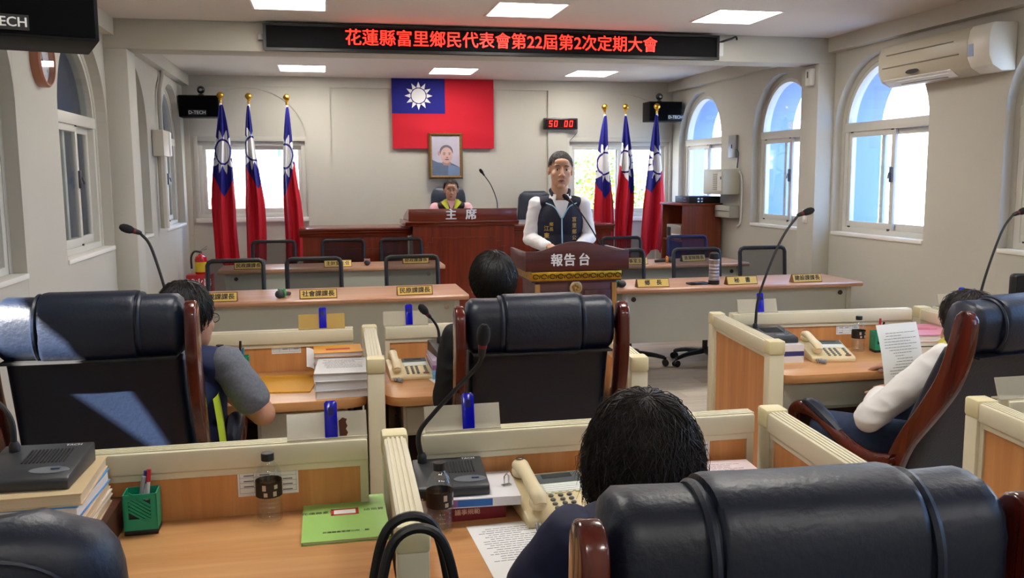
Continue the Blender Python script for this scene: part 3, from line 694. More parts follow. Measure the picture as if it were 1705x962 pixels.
MB().bx(-.17, .2, -.2, .2, 0, .075).build('body', BLACKP, t, bev=.005)
k = MB()
for a in (-.12, -.08): 
    for z in (.02, .05): k.box((-.172, a, z), (.006, .02, .014)); k.box((a+.06, -.202, z), (.02, .006, .014))
k.build('buttons', CHROME, t)
# ------------------------------------------------------------------ dais and the chairman's bench
plat = tag(MB().bx(-.2, 3.05, 9.66, 10.05, 0, .15).bx(.3, 2.9, 10.05, 10.6, 0, .15).build('dais_platform', REDWX, bev=.004), 'low wooden platform under the chairman bench', 'platform')
def step_panel(t, x0, x1, z0, z1, y):
    """raised moulding with stepped corners, as on the bench fronts"""
    s = .05; p = [(x0, z0), (x1, z0), (x1, z1-2*s), (x1-s, z1-2*s), (x1-s, z1-s*.9), (x1-2*s, z1-s*.9), (x1-2*s, z1), (x0+2*s, z1), (x0+2*s, z1-s*.9), (x0+s, z1-s*.9), (x0+s, z1-2*s), (x0, z1-2*s)]
    m = MB()
    for k_, (a, b_) in enumerate(zip(p, p[1:]+p[:1])):
        d = .009; m.bx(min(a[0], b_[0])-d, max(a[0], b_[0])+d, y-.012-.0006*(k_ % 2), y-.0004, min(a[1], b_[1])-d, max(a[1], b_[1])+d)
    m.build('moulding', REDW2, t)
t = thing('chairman_bench', 'tall reddish wooden bench with white chairman lettering at the centre', 'bench', (1.4, 9.2, 0))
MB().bx(-.53, .54, .0, .45, 0, 1.06).build('body', REDW2, t)
MB().prism([(-.03, 1.06), (-.04, 1.085), (-.06, 1.095), (-.06, 1.11), (.66, 1.11), (.66, 1.06)], -.61, .58, 'x').build('cornice', REDWX, t, bev=.004)
MB().bx(-.575, .565, -.03, .0, 1.11, 1.237).build('front_plate', REDWX, t, bev=.003)
for x in (-.575, .55): MB().prism([(0, 1.11), (.6, 1.11), (.6, 1.14), (.08, 1.237), (0, 1.237)], x, x+.015, 'x').build('side_plate', REDWX, t)
step_panel(t, -.42, .43, .1, .93, 0)
text('lettering', '主', .12, WHITEINK, t, (-.135, -.032, 1.172), bold=.004); text('lettering', '席', .12, WHITEINK, t, (.075, -.032, 1.172), bold=.004)
for nm, x0, x1, lab in (('left', -.277, .86, 'reddish wooden side bench left of the chairman bench'), ('right', 1.95, 3.09, 'reddish wooden side bench right of the chairman bench')):
    t = thing('side_bench', lab, 'bench', ((x0+x1)/2, 9.35, 0)); w = (x1-x0)/2
    MB().bx(-w+.03, w-.03, .02, .3, 0, .97).build('body', REDW2, t)
    MB().prism([(.0, .955), (.0, .985), (-.02, .995), (-.02, 1.015), (-.04, 1.022), (-.04, 1.045), (.64, 1.045), (.64, .955)], -w, w, 'x').build('cornice', REDWX, t, bev=.003)
    step_panel(t, -w+.16, w-.16, .1, .82, .02)
# ------------------------------------------------------------------ lectern
t = thing('lectern', 'mahogany lectern with gold band and white lettering in the centre', 'lectern', (1.585, 5.55, 0))
MB().bx(-.27, .28, .04, .42, .06, .88).build('body', LECTW, t, bev=.003)
MB().bx(-.31, .32, .0, .46, 0, .06).build('plinth', LECTW, t, bev=.004)
cr = [(-.345, .955), (.352, .955), (.352, 1.082)]+[(.352-.704*i/24, 1.082+.062*max(0, math.sin(PI*min(1, max(0, (i/24-.12)/.76))))**1.3) for i in range(1, 24)]+[(-.345, 1.082)]
MB().prism(cr, -.01, .014, 'y').build('front_plate', LECTW, t, bev=.002)
for x in (-.345, .332): MB().bx(x, x+.02, .014, .47, .955, 1.078).build('side_plate', LECTW, t, bev=.002)
MB().box((0, .24, 1.0), (.64, .46, .02), rotm(-.1, 0, 0)).build('reading_board', LECTW, t)
b = MB().bx(-.3, .305, .012, .45, .88, .955); b.build('neck', LECTW, t)
b = MB().bx(-.302, .307, .002, .46, .89, .948, .004)
b.build('gold_band', mat('gold_band', (186, 146, 40), .3, .8, noise=(30, .3)), t)
sc = MB()
for i in range(11):
    cx = -.275+i*.0555
    sc.tube([(cx+.018*math.cos(a), -.001, .919+.014*math.sin(a)) for a in [k*.7 for k in range(9)]], .0035, 5)
    sc.tube([(cx+.024, 0, .905), (cx+.03, -.001, .93)], .003, 5)
sc.build('scroll_ornament', mat('scroll_dark', (66, 44, 14), .4, .6), t)
for x in (-.27, .25):
    c = MB().bx(x, x+.03, .028, .05, .1, .865)
    for k in range(3): c.cyl((x+.006+k*.009, .028, .1), (x+.006+k*.009, .028, .865), .0035, n=6)
    c.build('gold_column', mat('column_gold', (204, 160, 100), .35, .5), t)
for x0, x1 in ((-.235, -.07), (.06, .245)): MB().bx(x0, x1, .03, .042, .14, .82).build('door_panel', wood('lectern_door', (52, 14, 16), (78, 26, 24), 'z', .35, 2), t, bev=.003)
em = MB().lathe([(0, .012), (.03, .012), (.033, .016), (.042, .014), (.046, .006), (.046, 0)], n=32, R=R90, c=(.0, .035, .838)); eo = em.build('emblem', mat('emblem_silver', (204, 190, 150), .3, .7), t)
pet = MB()
for k in range(5):
    a = PI/2+k*2*PI/5; pet.ell((.016*math.cos(a), .02, .838+.016*math.sin(a)), (.01, .004, .01), 10, 6)
pet.build('emblem_blossom', mat('blossom_gold', (160, 120, 50), .35, .6), eo)
text('lettering', '報', .085, WHITEINK, t, (-.138, -.0115, 1.02), bold=.0028, sx=.95); text('lettering', '告', .085, WHITEINK, t, (-.052, -.0115, 1.02), bold=.0028, sx=.95); text('lettering', '台', .085, WHITEINK, t, (.046, -.0115, 1.02), bold=.0028, sx=.95)

# ------------------------------------------------------------------ staff desks
def staff_desk(label, x0, x1, y0, y1):
    t = thing('staff_desk', label, 'desk', ((x0+x1)/2, y0, 0), 0, 'staff desks'); w = (x1-x0)/2; d = y1-y0
    MB().prism([(0.012, .715), (0, .725), (0, .74), (.012, .75), (d, .75), (d, .715)], -w, w, 'x').build('desk_top', STAFFT, t, bev=.002)
    MB().bx(-w+.1, w-.1, .07, .09, .34, .715).build('modesty_panel', GREYP, t)
    for s in (-1, 1):
        MB().bx(s*(w-.08)-.02, s*(w-.08)+.02, .06, d-.04, .03, .715).build('leg', GREYP, t, bev=.003)
        MB().bx(s*(w-.08)-.03, s*(w-.08)+.03, .03, d-.02, 0, .03).build('foot', GREYP, t, bev=.003)
        MB().cyl((s*(w-.15), .07, .665), (s*(w-.15), .062, .665), .018, n=16).build('grommet', CHROME if s > 0 and x0 < 0 else BLACKP, t)
    return t
staff_desk('long staff desk in front at the left, grey front panel', -.95, .955, 6.06, 6.72)
staff_desk('long staff desk in front at the right, next to the lectern', 2.03, 4.0, 6.06, 6.66)
staff_desk('long staff desk in the back row at the left', -.96, 1.07, 8.2, 8.72)
staff_desk('long staff desk in the back row at the right', 2.0, 3.88, 7.69, 8.25)
# ------------------------------------------------------------------ mesh task chairs behind the staff desks
FRB = mat('chair_frame_black', (24, 25, 30), .45); MESHF = sheer('chair_mesh', (22, 22, 28), .62)
FRN = mat('chair_frame_navy', (26, 38, 84), .5); MESHN = sheer('chair_mesh_navy', (24, 34, 80), .7)
def star_base(t, m, zhub=.11, R=.3):
    for k in range(5):
        a = k*2*PI/5+.35; c, s = math.cos(a), math.sin(a)
        lg = MB().tube([(0, 0, zhub), (c*R*.6, s*R*.6, zhub-.015), (c*R*.97, s*R*.97, .07)], [.026, .02, .016], 8, sm=3).build('base_leg', m, t)
        w = MB()
        for o in (-.014, .014): w.cyl((c*R-s*o-s*.008, s*R+c*o+c*.008, .028), (c*R-s*o+s*.008, s*R+c*o-c*.008, .028), .028, n=12)
        w.cyl((c*R, s*R, .03), (c*R, s*R, .075), .009, n=8); w.build('caster', BLACKP, lg)
def mesh_chair(label, loc, rz, frm, mesh):
    t = thing('task_chair', label, 'chair', loc, rz, 'mesh task chairs at the staff desks')
    w, zb, zt = .205, .56, .94; yb = lambda z: -.2-.09*(z-.45)
    r = .035; P = [(-w, yb(zb), zb), (-w, yb(zt-r), zt-r), (-w+r*.3, yb(zt-r*.3), zt-r*.3), (-w+r, yb(zt), zt), (w-r, yb(zt), zt), (w-r*.3, yb(zt-r*.3), zt-r*.3), (w, yb(zt-r), zt-r), (w, yb(zb), zb), (w-.04, yb(zb-.03), zb-.03), (-w+.04, yb(zb-.03), zb-.03), (-w, yb(zb), zb)]
    MB().tube(P, .017, 8, caps=False).build('back_frame', frm, t)
    MB().grid(lambda i, j: (-w+2*w*i, yb(zb+(zt-zb)*j)+.0+.03*math.sin(PI*i)*-1, zb-.02+(zt-zb+.01)*j), 10, 8).build('mesh_back', mesh, t)
    MB().tube([(0, yb(.58), .55), (0, -.25, .46), (0, -.12, .4), (0, 0, .39)], [.025, .028, .026, .03], 8, sm=4).build('back_support', frm, t)
    MB().box((0, .02, .455), (.46, .44, .07), None, .03, 3).build('seat', mat('seat_fabric', (26, 26, 30), .9), t)
    MB().cyl((0, 0, .1), (0, 0, .42), .022, n=12).build('gas_lift', BLACKP, t)
    star_base(t, BLACKP); return t
mc = mesh_chair('black mesh chair at the front left desk, nearest the left wall', (-.69, 6.8, 0), PI, FRB, MESHF)
mn = mesh_chair('navy mesh chair in the back row beside the audio cabinet', (3.63, 8.38, 0), PI-.05, FRN, MESHN)
for x, y, rz, lab in [(-.105, 6.8, PI, 'black mesh chair at the front left desk, the middle one'), (.665, 6.8, PI+.05, 'black mesh chair at the front left desk, nearest the lectern'),
                      (2.42, 6.9, PI, 'black mesh chair half hidden behind the lectern at the front right desk'), (3.07, 6.85, PI-.06, 'black mesh chair behind the steel flask at the front right desk'), (3.68, 6.85, PI-.05, 'black mesh chair at the front right desk, nearest the right wall'),
                      (-.52, 8.86, PI, 'black mesh chair in the back left row, nearest the flags'), (.155, 8.83, PI, 'black mesh chair in the back left row, the middle one'), (.735, 8.83, PI, 'black mesh chair in the back left row, nearest the chairman bench'),
                      (2.93, 8.38, PI, 'black mesh chair in the back row behind the lectern')]:
    dup(mc, (x, y, 0), rz, lab)
# ------------------------------------------------------------------ desk name plates
def name_plate(label, s, x, y, z=.75, w=.25, rz=0.0, size=.043, dark=False):
    t = thing('name_plate', label, 'name plate', (x, y, z), rz, 'gold name plates on the staff desks')
    MB().prism([(-.03, 0), (.03, 0), (.004, .062), (-.004, .062)], -w/2, w/2, 'x').build('stand', BLACKP if dark else mat('plate_wood', (120, 78, 34), .4), t, bev=.001)
    R = Matrix.Translation((0, -.0185, .0315)) @ Euler((-.4, 0, 0)).to_matrix().to_4x4()
    MB().bx(-w/2+.006, w/2-.006, -.002, .001, -.028, .028).xf(R).build('plate', GOLDP, t)
    for ch, ox in (((s, 0),) if '　' not in s else ((s[0], -.045), (s[-1], .045))): text('lettering', ch, size, INK, t, (ox, -.0212, .0322), rot=(PI/2-.4, 0, 0), bold=.0012)
    return t
name_plate('gold name plate behind the head of the left member', '農觀課課長', -.72, 6.13)
name_plate('gold name plate in the middle of the front left desk', '社會課課長', -.07, 6.14, rz=.02)
name_plate('gold name plate at the lectern end of the front left desk', '民原課課長', .585, 6.16, rz=.06)
name_plate('gold name plate with two wide characters beside the lectern', '鄉　長', 2.335, 6.16, rz=-.02)
name_plate('gold name plate right of the steel flask', '秘　書', 3.035, 6.15, rz=.03)
name_plate('gold name plate at the wall end of the front right desk', '建設課課長', 3.575, 6.16, rz=.04)
name_plate('gold name plate on the back left desk, nearest the wall', '民政課課長', -.7, 8.3)
name_plate('gold name plate in the middle of the back left desk', '主計室主任', .09, 8.3)
name_plate('gold name plate at the bench end of the back left desk', '財政課課長', .82, 8.45)
name_plate('gold name plate on the back right desk behind the lectern', '人事室主任', 2.78, 7.8, rz=.05)
name_plate('dark backed name plate on the back right desk behind the flask', '清潔隊隊長', 3.42, 7.95, rz=.1, dark=True)
# ------------------------------------------------------------------ hand microphones with coloured holders on the staff desks
def hand_mic(label, loc, rz, ring):
    t = thing('hand_microphone', label, 'microphone', loc, rz, 'hand microphones lying on the staff desks')
    MB().ell((0, 0, .028), (.036, .028, .028), 16, 10).build('head', mat('mic_mesh', (70, 72, 74), .5, .6), t)
    MB().tube([(.02, 0, .028), (.06, 0, .024), (.15, 0, .014)], [.024, .018, .013], 12).build('handle', BLACKP, t)
    r = MB().lathe([(.024, -.012), (.031, -.01), (.031, .01), (.024, .012)], n=14, R=rotm(0, PI/2, 0), c=(.036, 0, .028), caps=False)
    for a in (.9, PI-.9): r.tube([(.036, .03*math.cos(a), .028+.03*math.sin(a)), (.036, .042*math.cos(a), .028+.04*math.sin(a))], [.009, .006], 6)
    r.build('grip_ring', ring, t)
hand_mic('grey hand microphone with green ring at the front left desk', (-.33, 6.2, .75), 1.15, mat('ring_green', (66, 150, 92), .5))
hand_mic('grey hand microphone with green ring just right of the lectern', (2.1, 6.17, .75), PI-.5, MATS['ring_green'])
hand_mic('small hand microphone with pink ring on the back left desk', (.36, 8.36, .75), PI/2, mat('ring_pink', (206, 130, 104), .5))
hand_mic('black hand microphone with orange ring on the back right desk', (3.16, 7.86, .75), PI-.3, mat('ring_orange', (226, 140, 60), .5))
# ------------------------------------------------------------------ steel flask, phone on right desk
t = thing('steel_flask', 'tall ribbed steel flask with black lid on the front right desk', 'flask', (2.84, 6.2, .75))
pr = [(0, 0), (.038, 0), (.04, .01)]
for i in range(6): pr += [(.04, .02+i*.025), (.0375, .026+i*.025), (.04, .032+i*.025)]
MB().lathe(pr+[(.04, .185), (.036, .19)], n=24).build('body', mat('flask_steel', (176, 170, 174), .3, .85), t)
MB().lathe([(.037, .19), (.038, .2), (.034, .232), (.02, .24), (0, .24)], n=24).build('lid', BLACKP, t); MB().lathe([(.0405, 0), (.042, .004), (.042, .03), (.04, .032)], n=24, caps=False).build('foot_ring', BLACKP, t)
tag(MB().box((2.72, 6.22, .7575), (.16, .085, .015), rotm(0, 0, .1), .005).build('mobile_phone', mat('phone_black', (16, 18, 26), .15)), 'black mobile phone lying left of the steel flask', 'phone')

# ------------------------------------------------------------------ gooseneck microphones
def goose(label, loc, rz, path, base=None, red=True, r=.006):
    """path in the base frame from the top of the plinth to the head"""
    t = thing('gooseneck_microphone', label, 'microphone', loc, rz, 'gooseneck microphones')
    if base:
        w, d, h = base
        MB().prism([(-d/2, 0), (d/2, 0), (d/2, h*1.0), (d/2-.01, h*1.06), (-d/2+.01, h*.62), (-d/2, h*.5)], -w/2, w/2, 'x').build('base', DGREY, t, bev=.004)
        sl = math.atan2(h*.44, d-.02); top = lambda y: h*.62+(y+d/2-.01)*math.tan(sl)
        g = MB()
        for i in range(12): g.box((-.025+i*.0078, .02, top(.02)+.0008), (.0035, d*.36, .002), rotm(sl, 0, 0))
        g.build('speaker_slots', mat('slot_dark', (26, 26, 28), .7), t)
        ov = MB().lathe([(0, .002), (.04, .002), (.042, 0)], n=28, R=rotm(sl, 0, 0) @ Matrix.Diagonal((1, .42, 1)).to_3x3(), c=(.045, -d*.3, top(-d*.3)+.0005)).build('button_oval', mat('oval_grey', (104, 108, 114), .4), t)
        MB().box((.058, -d*.28, top(-d*.28)+.004), (.018, .01, .004), rotm(sl, 0, 0)).build('talk_button', mat('talk_blue', (84, 96, 116), .3), ov)
        text('lettering', 'TACH', .013, WHITEINK, t, (w*.3, d*.38, top(d*.38)+.0012), rot=(sl, 0, 0), off=.0003)
    P = smooth_path(path, 8)
    MB().lathe([(.012, -.006), (.012, .012), (.008, .02)], c=path[0], n=14).build('collar', BLACKP, t)
    MB().tube(P, [r*1.25, r, r, r*.9], 8).build('stem', BLACKP, t)
    d_ = (P[-1]-P[-3]).normalized(); Rq = d_.to_track_quat('Z', 'Y').to_matrix(); e = P[-1]
    MB().lathe([(.007, -.03), (.010, -.02), (.011, 0), (.009, .008)], n=14, R=Rq, c=e).build('capsule', BLACKP, t)
    if red: MB().lathe([(.0115, -.006), (.0115, .004)], n=14, R=Rq, c=e, caps=False).build('red_ring', mat('ring_red', (110, 22, 22), .4), t)
    MB().lathe([(0, 0), (.011, .002), (.016, .014), (.0175, .03), (.015, .046), (.008, .056), (0, .058)], n=16, R=Rq, c=e).build('foam_head', FOAM, t)
    return t
goose('desk microphone with slim gooseneck on the chairman bench', (1.72, 9.5, 1.11), 0, [(.1, 0, .08), (.09, 0, .2), (.03, .0, .36), (-.06, 0, .49)], (.26, .16, .1), False, .005)
goose('gooseneck microphone rising from the lectern top towards the speaker', (1.855, 5.8, 1.015), 0, [(0, 0, .02), (-.07, .05, .17), (-.16, .1, .32), (-.22, .13, .385)], None, True, .005)
# ------------------------------------------------------------------ council desks: low partitions
def partition(label, p0, p1, group, ends=(True, True), zt=.9):
    p0, p1 = Vector((*p0, 0)), Vector((*p1, 0)); d = p1-p0; L = d.length
    t = thing('partition', label, 'partition', p0, math.atan2(d.y, d.x), group); w = .029; e0, e1 = (.029 if ends[0] else 0.03), L-(.029 if ends[1] else 0.03)
    MB().bx(e0, e1, -.014, .014, .06, zt-.05).build('board', BEECH, t)
    r = MB().bx(e0, e1, -w, w, zt-.058, zt-.003, .006)
    for y in (-.017, -.0055, .0055, .017): r.bx(e0, e1, y-.003, y+.003, zt-.005, zt, .0)
    r.build('top_rail', RAIL, t)
    f = MB().bx(e0, e1, -.02, .02, zt-.075, zt-.056); f.bx(e0, e1, -.024, .024, .03, .09); f.bx(e0, e0+.02, -.02, .02, .06, zt-.06); f.bx(e1-.02, e1, -.02, .02, .06, zt-.06)
    f.build('trim_frame', RAIL, t)
    for on_, x in ((ends[0], 0), (ends[1], L)):
        if on_:
            MB().bx(x-.03, x+.03, -.031, .031, 0, zt-.05, .004).build('post', RAIL, t)
            MB().bx(x-.034, x+.034, -.034, .034, zt-.052, zt+.006, .009).build('post_cap', CAPM, t)
    return t
G = 'low beech partitions of the council desks'
partition('beech partition behind the green booklet, cream top rail', (-.93, 2.268), (.115, 2.268), G, (True, False))
partition('beech partition behind the near telephone, cream top rail', (.195, 2.268), (1.19, 2.268), G, (False, False))
partition('narrow partition between the two near desks, bare grooved rail', (.155, 2.268), (.143, 1.655), G)
partition('partition at the aisle end of the near desks', (1.228, 2.268), (1.165, 1.5), G)
partition('partition at the wall end of the near left desk', (-.93, 2.2), (-.93, 1.5), G, (False, True))
partition('beech partition behind the orange envelope', (-.93, 3.975), (.13, 3.975), G, (True, False))
partition('beech partition behind the far telephone in the middle row', (.21, 3.975), (1.165, 3.975), G, (False, False))
partition('partition between the paper stack and the far telephone', (.172, 3.975), (.16, 3.25), G)
partition('partition at the aisle end of the middle row, right of the black chair', (1.2, 3.975), (1.108, 3.06), G)
partition('partition at the wall end of the middle row', (-.93, 3.91), (-.93, 3.1), G, (False, True))
partition('beech partition behind the right hand pen cup', (1.87, 3.95), (2.865, 3.895), G, (False, False))
partition('partition on the aisle side of the right hand desk', (1.83, 3.952), (1.745, 3.225), G)
partition('partition between the two right hand desks', (2.905, 3.893), (2.85, 3.2), G)
partition('beech partition along the far right desk', (2.945, 3.89), (3.98, 3.84), G, (False, True))
partition('partition at the right edge, behind the reading man', (1.915, 2.222), (4.0, 2.18), G, (False, True))
partition('aisle side partition at the lower right edge', (1.875, 2.225), (1.79, 1.5), G)
# ------------------------------------------------------------------ desk tops with drawers
def council_desk(label, x0, x1, y0, y1, drawers, z=.72):
    t = thing('council_desk', label, 'desk', ((x0+x1)/2, y0, 0), 0, 'council member desks'); w = (x1-x0)/2; d = y1-y0
    pl = [(-w, d), (-w, .08)]+[(-w+.08-.08*math.cos(a), .08-.08*math.sin(a)) for a in (.4, .8, 1.2)]+[(-w+.08, 0), (w-.08, 0)]+[(w-.08+.08*math.sin(a), .08-.08*math.cos(a)) for a in (.4, .8, 1.2)]+[(w, .08), (w, d)]
    MB().prism(pl, z-.036, z, 'z').build('desk_top', BEECHX, t, bev=.003)
    for s in (-1, 1): MB().bx(s*(w-.03)-.012, s*(w-.03)+.012, .12, d-.02, 0, z-.036).build('side_support', mat('support_dark', (66, 44, 34), .6), t)
    for (a, b_, h) in drawers:
        q = MB().bx(a, b_, .05, d-.06, z-.036-h, z-.037).build('drawer_box', BEIGE, t, bev=.002)
        MB().bx(a+.012, b_-.012, .043, .052, z-.036-h+.012, z-.05).build('drawer_front', BEIGE, q, bev=.003)
    MB().bx(-w+.05, w-.05, d-.1, d-.085, .1, z-.2).build('back_panel', MATS['support_dark'], t)
    return t
council_desk('beech desk with the green booklet at the lower left', -.9, .12, 1.72, 2.245, [(-.3, .2, .1)])
council_desk('beech desk with the near telephone in the foreground', .18, 1.135, 1.72, 2.245, [(-.3, .3, .1)])
council_desk('beech desk of the bespectacled man in the middle row', -.9, .135, 3.38, 3.95, [(-.5, -.1, .16), (.1, .44, .34)])
council_desk('beech desk of the dark haired member in the centre', .2, 1.1, 3.36, 3.94, [(-.38, .1, .13)])
council_desk('beech desk of the man reading a sheet at the right', 1.86, 2.82, 3.36, 3.87, [(-.46, .1, .13)])
council_desk('beech desk in the far right corner', 2.93, 3.95, 3.3, 3.81, [(-.4, .2, .13)])

# ------------------------------------------------------------------ acrylic sign holders with blue clips on the rails
ACR = mat('acrylic_strip', (214, 206, 184), .15, spec=.7, alpha=.55); ACR2 = mat('acrylic_amber', (206, 172, 96), .2, spec=.6, alpha=.8)
def holder(label, x, y, rz, dx=.0, m=ACR, z=.9):
    t = thing('sign_holder', label, 'sign holder', (x, y, z), rz, 'acrylic sign holders on the partition rails')
    MB().box((0, .0, .032), (.2, .004, .066), rotm(-.35, 0, 0)).build('strip', m, t)
    MB().bx(-.1, .1, -.02, .02, 0, .004).build('foot', m, t)
    c = MB().prism([(-.016, 0)]+[(.016, 0)]+[(.016, .088)]+[(.011, .094), (-.011, .094), (-.016, .088)], -.004, .003, 'y'); c.xf(Matrix.Translation((dx, -.012, .002)) @ Euler((-.2, 0, 0)).to_matrix().to_4x4())
    o = c.build('clip', BLUECLIP, t, bev=.001)
    MB().box((dx, -.009, .07), (.014, .003, .02), rotm(-.2, 0, 0)).build('clip_window', mat('clip_dark', (10, 12, 110), .3), o)
    return t
holder('sign holder with blue clip and peeling glue above the green booklet', -.015, 2.268, .02, .01)
holder('sign holder with blue clip behind the near microphone stem', .335, 2.268, 0, .015)
holder('amber sign holder with blue clip above the orange envelope', -.035, 3.975, 0, .005, ACR2)
holder('sign holder with blue clip left of the middle black chair', .335, 3.975, 0, .015)
holder('sign holder with blue clip at the right hand microphone', 2.035, 3.945, -.06, .015)
holder('sign holder with blue clip beside the reading man head', 3.09, 3.885, -.06, .03)
holder('clear sign holder on the rail at the right edge', 2.02, 2.222, 0, .12)
tag(MB().prism([(-.004, 0), (.013, .0), (.017, .008), (.012, .018), (.016, .026), (.012, .036), (.015, .044), (.004, .048), (-.006, .04)], -.001, .001, 'y').build('glue_stain', mat('glue_brown', (92, 46, 28), .7), loc=(.02, 2.253, .906)), 'patch of brown dried glue on the sign holder', 'stain')

# ------------------------------------------------------------------ paper goods
def lines(t, name, rows, w, d, z, m=mat('type_grey', (96, 98, 106), .8), lead=.012, x0=None):
    b = MB(); rr = random.Random(rows*31+int(w*1000))
    for r in range(rows):
        y = d/2-.03-r*lead; x = -w/2+.02+(rr.choice((0, .01, .02)))
        end = w/2-.02-rr.choice((0, .0, .03, .07))
        while x < end:
            k = rr.uniform(.006, .02); b.bx(x, min(x+k, end), y-.001, y+.001, z, z+.0002); x += k+.003
    return b.build(name, m, t)
def sheet(label, loc, rz, w=.21, d=.297, rows=16, name='paper_sheet', m=WHITEP, ink=MATS['type_grey']):
    t = thing(name, label, 'paper', loc, rz)
    MB().bx(-w/2, w/2, -d/2, d/2, 0, .0012).build('page', m, t); lines(t, 'print', rows, w, d, .0013, ink)
    return t
def book(label, loc, rz, w, d, h, cover, pages=(226, 218, 200), name='book', spine=None, soft=False, txt=None, group=None):
    t = thing(name, label, 'book' if name == 'book' else 'papers', loc, rz, group)
    cm = mat('cover_%d_%d_%d' % cover, cover, .45); pg = mat('pages_%d_%d_%d' % pages, pages, .8, noise=(3, .06, (1, 1, 160)))
    c = .0015 if soft else .003
    MB().bx(-w/2+.003, w/2-.003, -d/2+.004, d/2-.003, c, h-c).build('pages', pg, t)
    k = MB().bx(-w/2, w/2, -d/2, d/2, 0, c).bx(-w/2, w/2, -d/2, d/2, h-c, h)
    if spine: k.bx(-w/2, w/2, -d/2-.0005, -d/2+.003, 0, h)
    k.build('cover', cm, t)
    return t
# the green booklet
t = book('pale green booklet with a red stamp lying on the near desk', (.022, 2.157, .72), 0, .205, .285, .008, (160, 206, 112), name='booklet', soft=True)
text('title', '中華民國112年度', .013, INK, t, (0, .105, .0082), rot=(0, 0, 0), off=.0002); text('title', '花蓮縣富里鄉', .017, INK, t, (-.055, .035, .0082), rot=(0, 0, 0)); text('title', '總預算', .017, INK, t, (.072, .035, .0082), rot=(0, 0, 0))
text('title', '花蓮縣富里鄉公所　編', .011, INK, t, (0, -.095, .0082), rot=(0, 0, 0), off=.0002)
s = MB()
for q in ((-.034, .034, .046, .053), (-.034, .034, .012, .019), (-.034, -.027, .012, .053), (.027, .034, .012, .053)): s.bx(q[0], q[1], q[2], q[3], .0082, .0086)
so = s.build('stamp', REDINK, t); MB().bx(-.027, .027, .019, .046, .0082, .0084).build('stamp_paper', WHITEP, so)
# the book stack at the lower left on its wooden box
t = thing('wooden_box', 'dark brown wooden box carrying the stack of books', 'box', (-.71, 2.07, .72)); bw = wood('box_walnut', (58, 30, 24), (86, 48, 36), 'x', .4, 2)
MB().bx(-.2, .205, -.16, .165, .0, .075).build('body', bw, t, bev=.003); MB().bx(-.19, .195, -.163, -.159, .012, .065).build('front_board', bw, t)
z = .795
for i, (h, cv, w, d, rz, lab) in enumerate([(.022, (206, 176, 140), .34, .26, .03, 'buff book at the bottom of the left stack'), (.014, (222, 214, 204), .33, .25, -.02, 'thin pale book, second from the bottom of the left stack'), (.02, (206, 178, 142), .335, .26, .02, 'buff book in the middle of the left stack'),
                                   (.03, (74, 142, 206), .32, .25, -.03, 'thick white paged book with blue cover in the left stack'), (.026, (214, 190, 148), .33, .26, .03, 'tan book on top of the left stack under the microphone')]):
    book(lab, (-.69+.004*(i % 2), 2.07, z), rz, w, d, h, cv, (232, 228, 220) if i == 3 else (214, 196, 164), group='books of the left stack'); z += h
goose('dark desk microphone on the book stack at the lower left', (-.645, 2.08, z), -.04, [(-.065, .06, .045), (-.075, .065, .13), (-.15, .06, .2), (-.3, .0, .3)], (.19, .2, .045))
# red book, white book and the near microphone
book('thick dark red book lying beside the near bottle', (.335, 2.16, .72), .03, .155, .15, .044, (126, 28, 40), (120, 30, 40), spine=True)
text('spine_text', '議事規範', .016, mat('spine_gold', (214, 170, 150), .5), bpy.data.objects[[o.name for o in bpy.data.objects if o.get('label') == 'thick dark red book lying beside the near bottle'][0]], (-.02, -.0762, .022), off=.0003)
b2 = book('white book with blue spine on top of the red book', (.345, 2.15, .764), -.05, .21, .19, .022, (230, 228, 232), (230, 228, 226), spine=True)
MB().bx(-.05, .035, -.0957, -.0945, .002, .02).build('blue_spine_band', mat('spine_blue', (34, 104, 186), .4), b2); MB().bx(-.095, -.05, -.0957, -.0945, .002, .02).build('purple_spine_band', mat('spine_purple', (142, 96, 158), .4), b2)
goose('dark desk microphone with long bent stem in the centre foreground', (.285, 2.16, .786), -.03, [(-.065, .06, .05), (-.072, .058, .12), (-.03, .05, .18), (.06, .03, .28), (.085, .025, .312), (.09, .02, .352)], (.18, .17, .045))
t = thing('metal_clip', 'small silver clip on the white book', 'clip', (.425, 2.13, .786), .3)
MB().tube([(-.006, 0, .002), (-.006, 0, .024), (0, 0, .03), (.006, 0, .024), (.006, 0, .002)], .0018, 6).build('wire', CHROME, t); MB().bx(-.012, .012, -.006, .006, 0, .003).build('foot', CHROME, t)
sheet('typed agenda sheet on the near desk before the woman', (.42, 1.9, .72), .05)
t = book('pink pile of documents under a white sheet by the aisle partition', (1.0, 2.1, .72), -.08, .23, .26, .055, (230, 212, 216), (222, 176, 190), name='document_pile'); lines(t, 'print', 8, .2, .25, .0552)
# notices taped on the partition faces
def notice(label, x, y, z, w, h, rz=0.0):
    t = thing('notice', label, 'notice', (x, y, z), rz, 'printed notices taped to the partitions')
    MB().bx(-w/2, w/2, -.001, 0, -h/2, h/2).build('page', WHITEP, t)
    g = MB()
    for i in range(5): zz = -h/2+.008+(h-.016)*i/4; g.bx(-w/2+.005, w/2-.005, -.0014, -.0009, zz-.0003, zz+.0003)
    for i in range(4): xx = -w/2+.005+(w-.01)*(0, .25, .62, 1)[i]; g.bx(xx-.0003, xx+.0003, -.0014, -.0009, -h/2+.008, h/2-.008)
    for i in range(4):
        for j in range(3):
            if random.random() < .8: g.bx(-w/2+.012+w*(.02, .28, .66)[j], -w/2+.012+w*(.02, .28, .66)[j]+w*.16, -.0014, -.0009, -h/2+h*.2*i+h*.14, -h/2+h*.2*i+h*.14+.0025)
    g.build('print', mat('notice_ink', (92, 94, 108), .7), t)
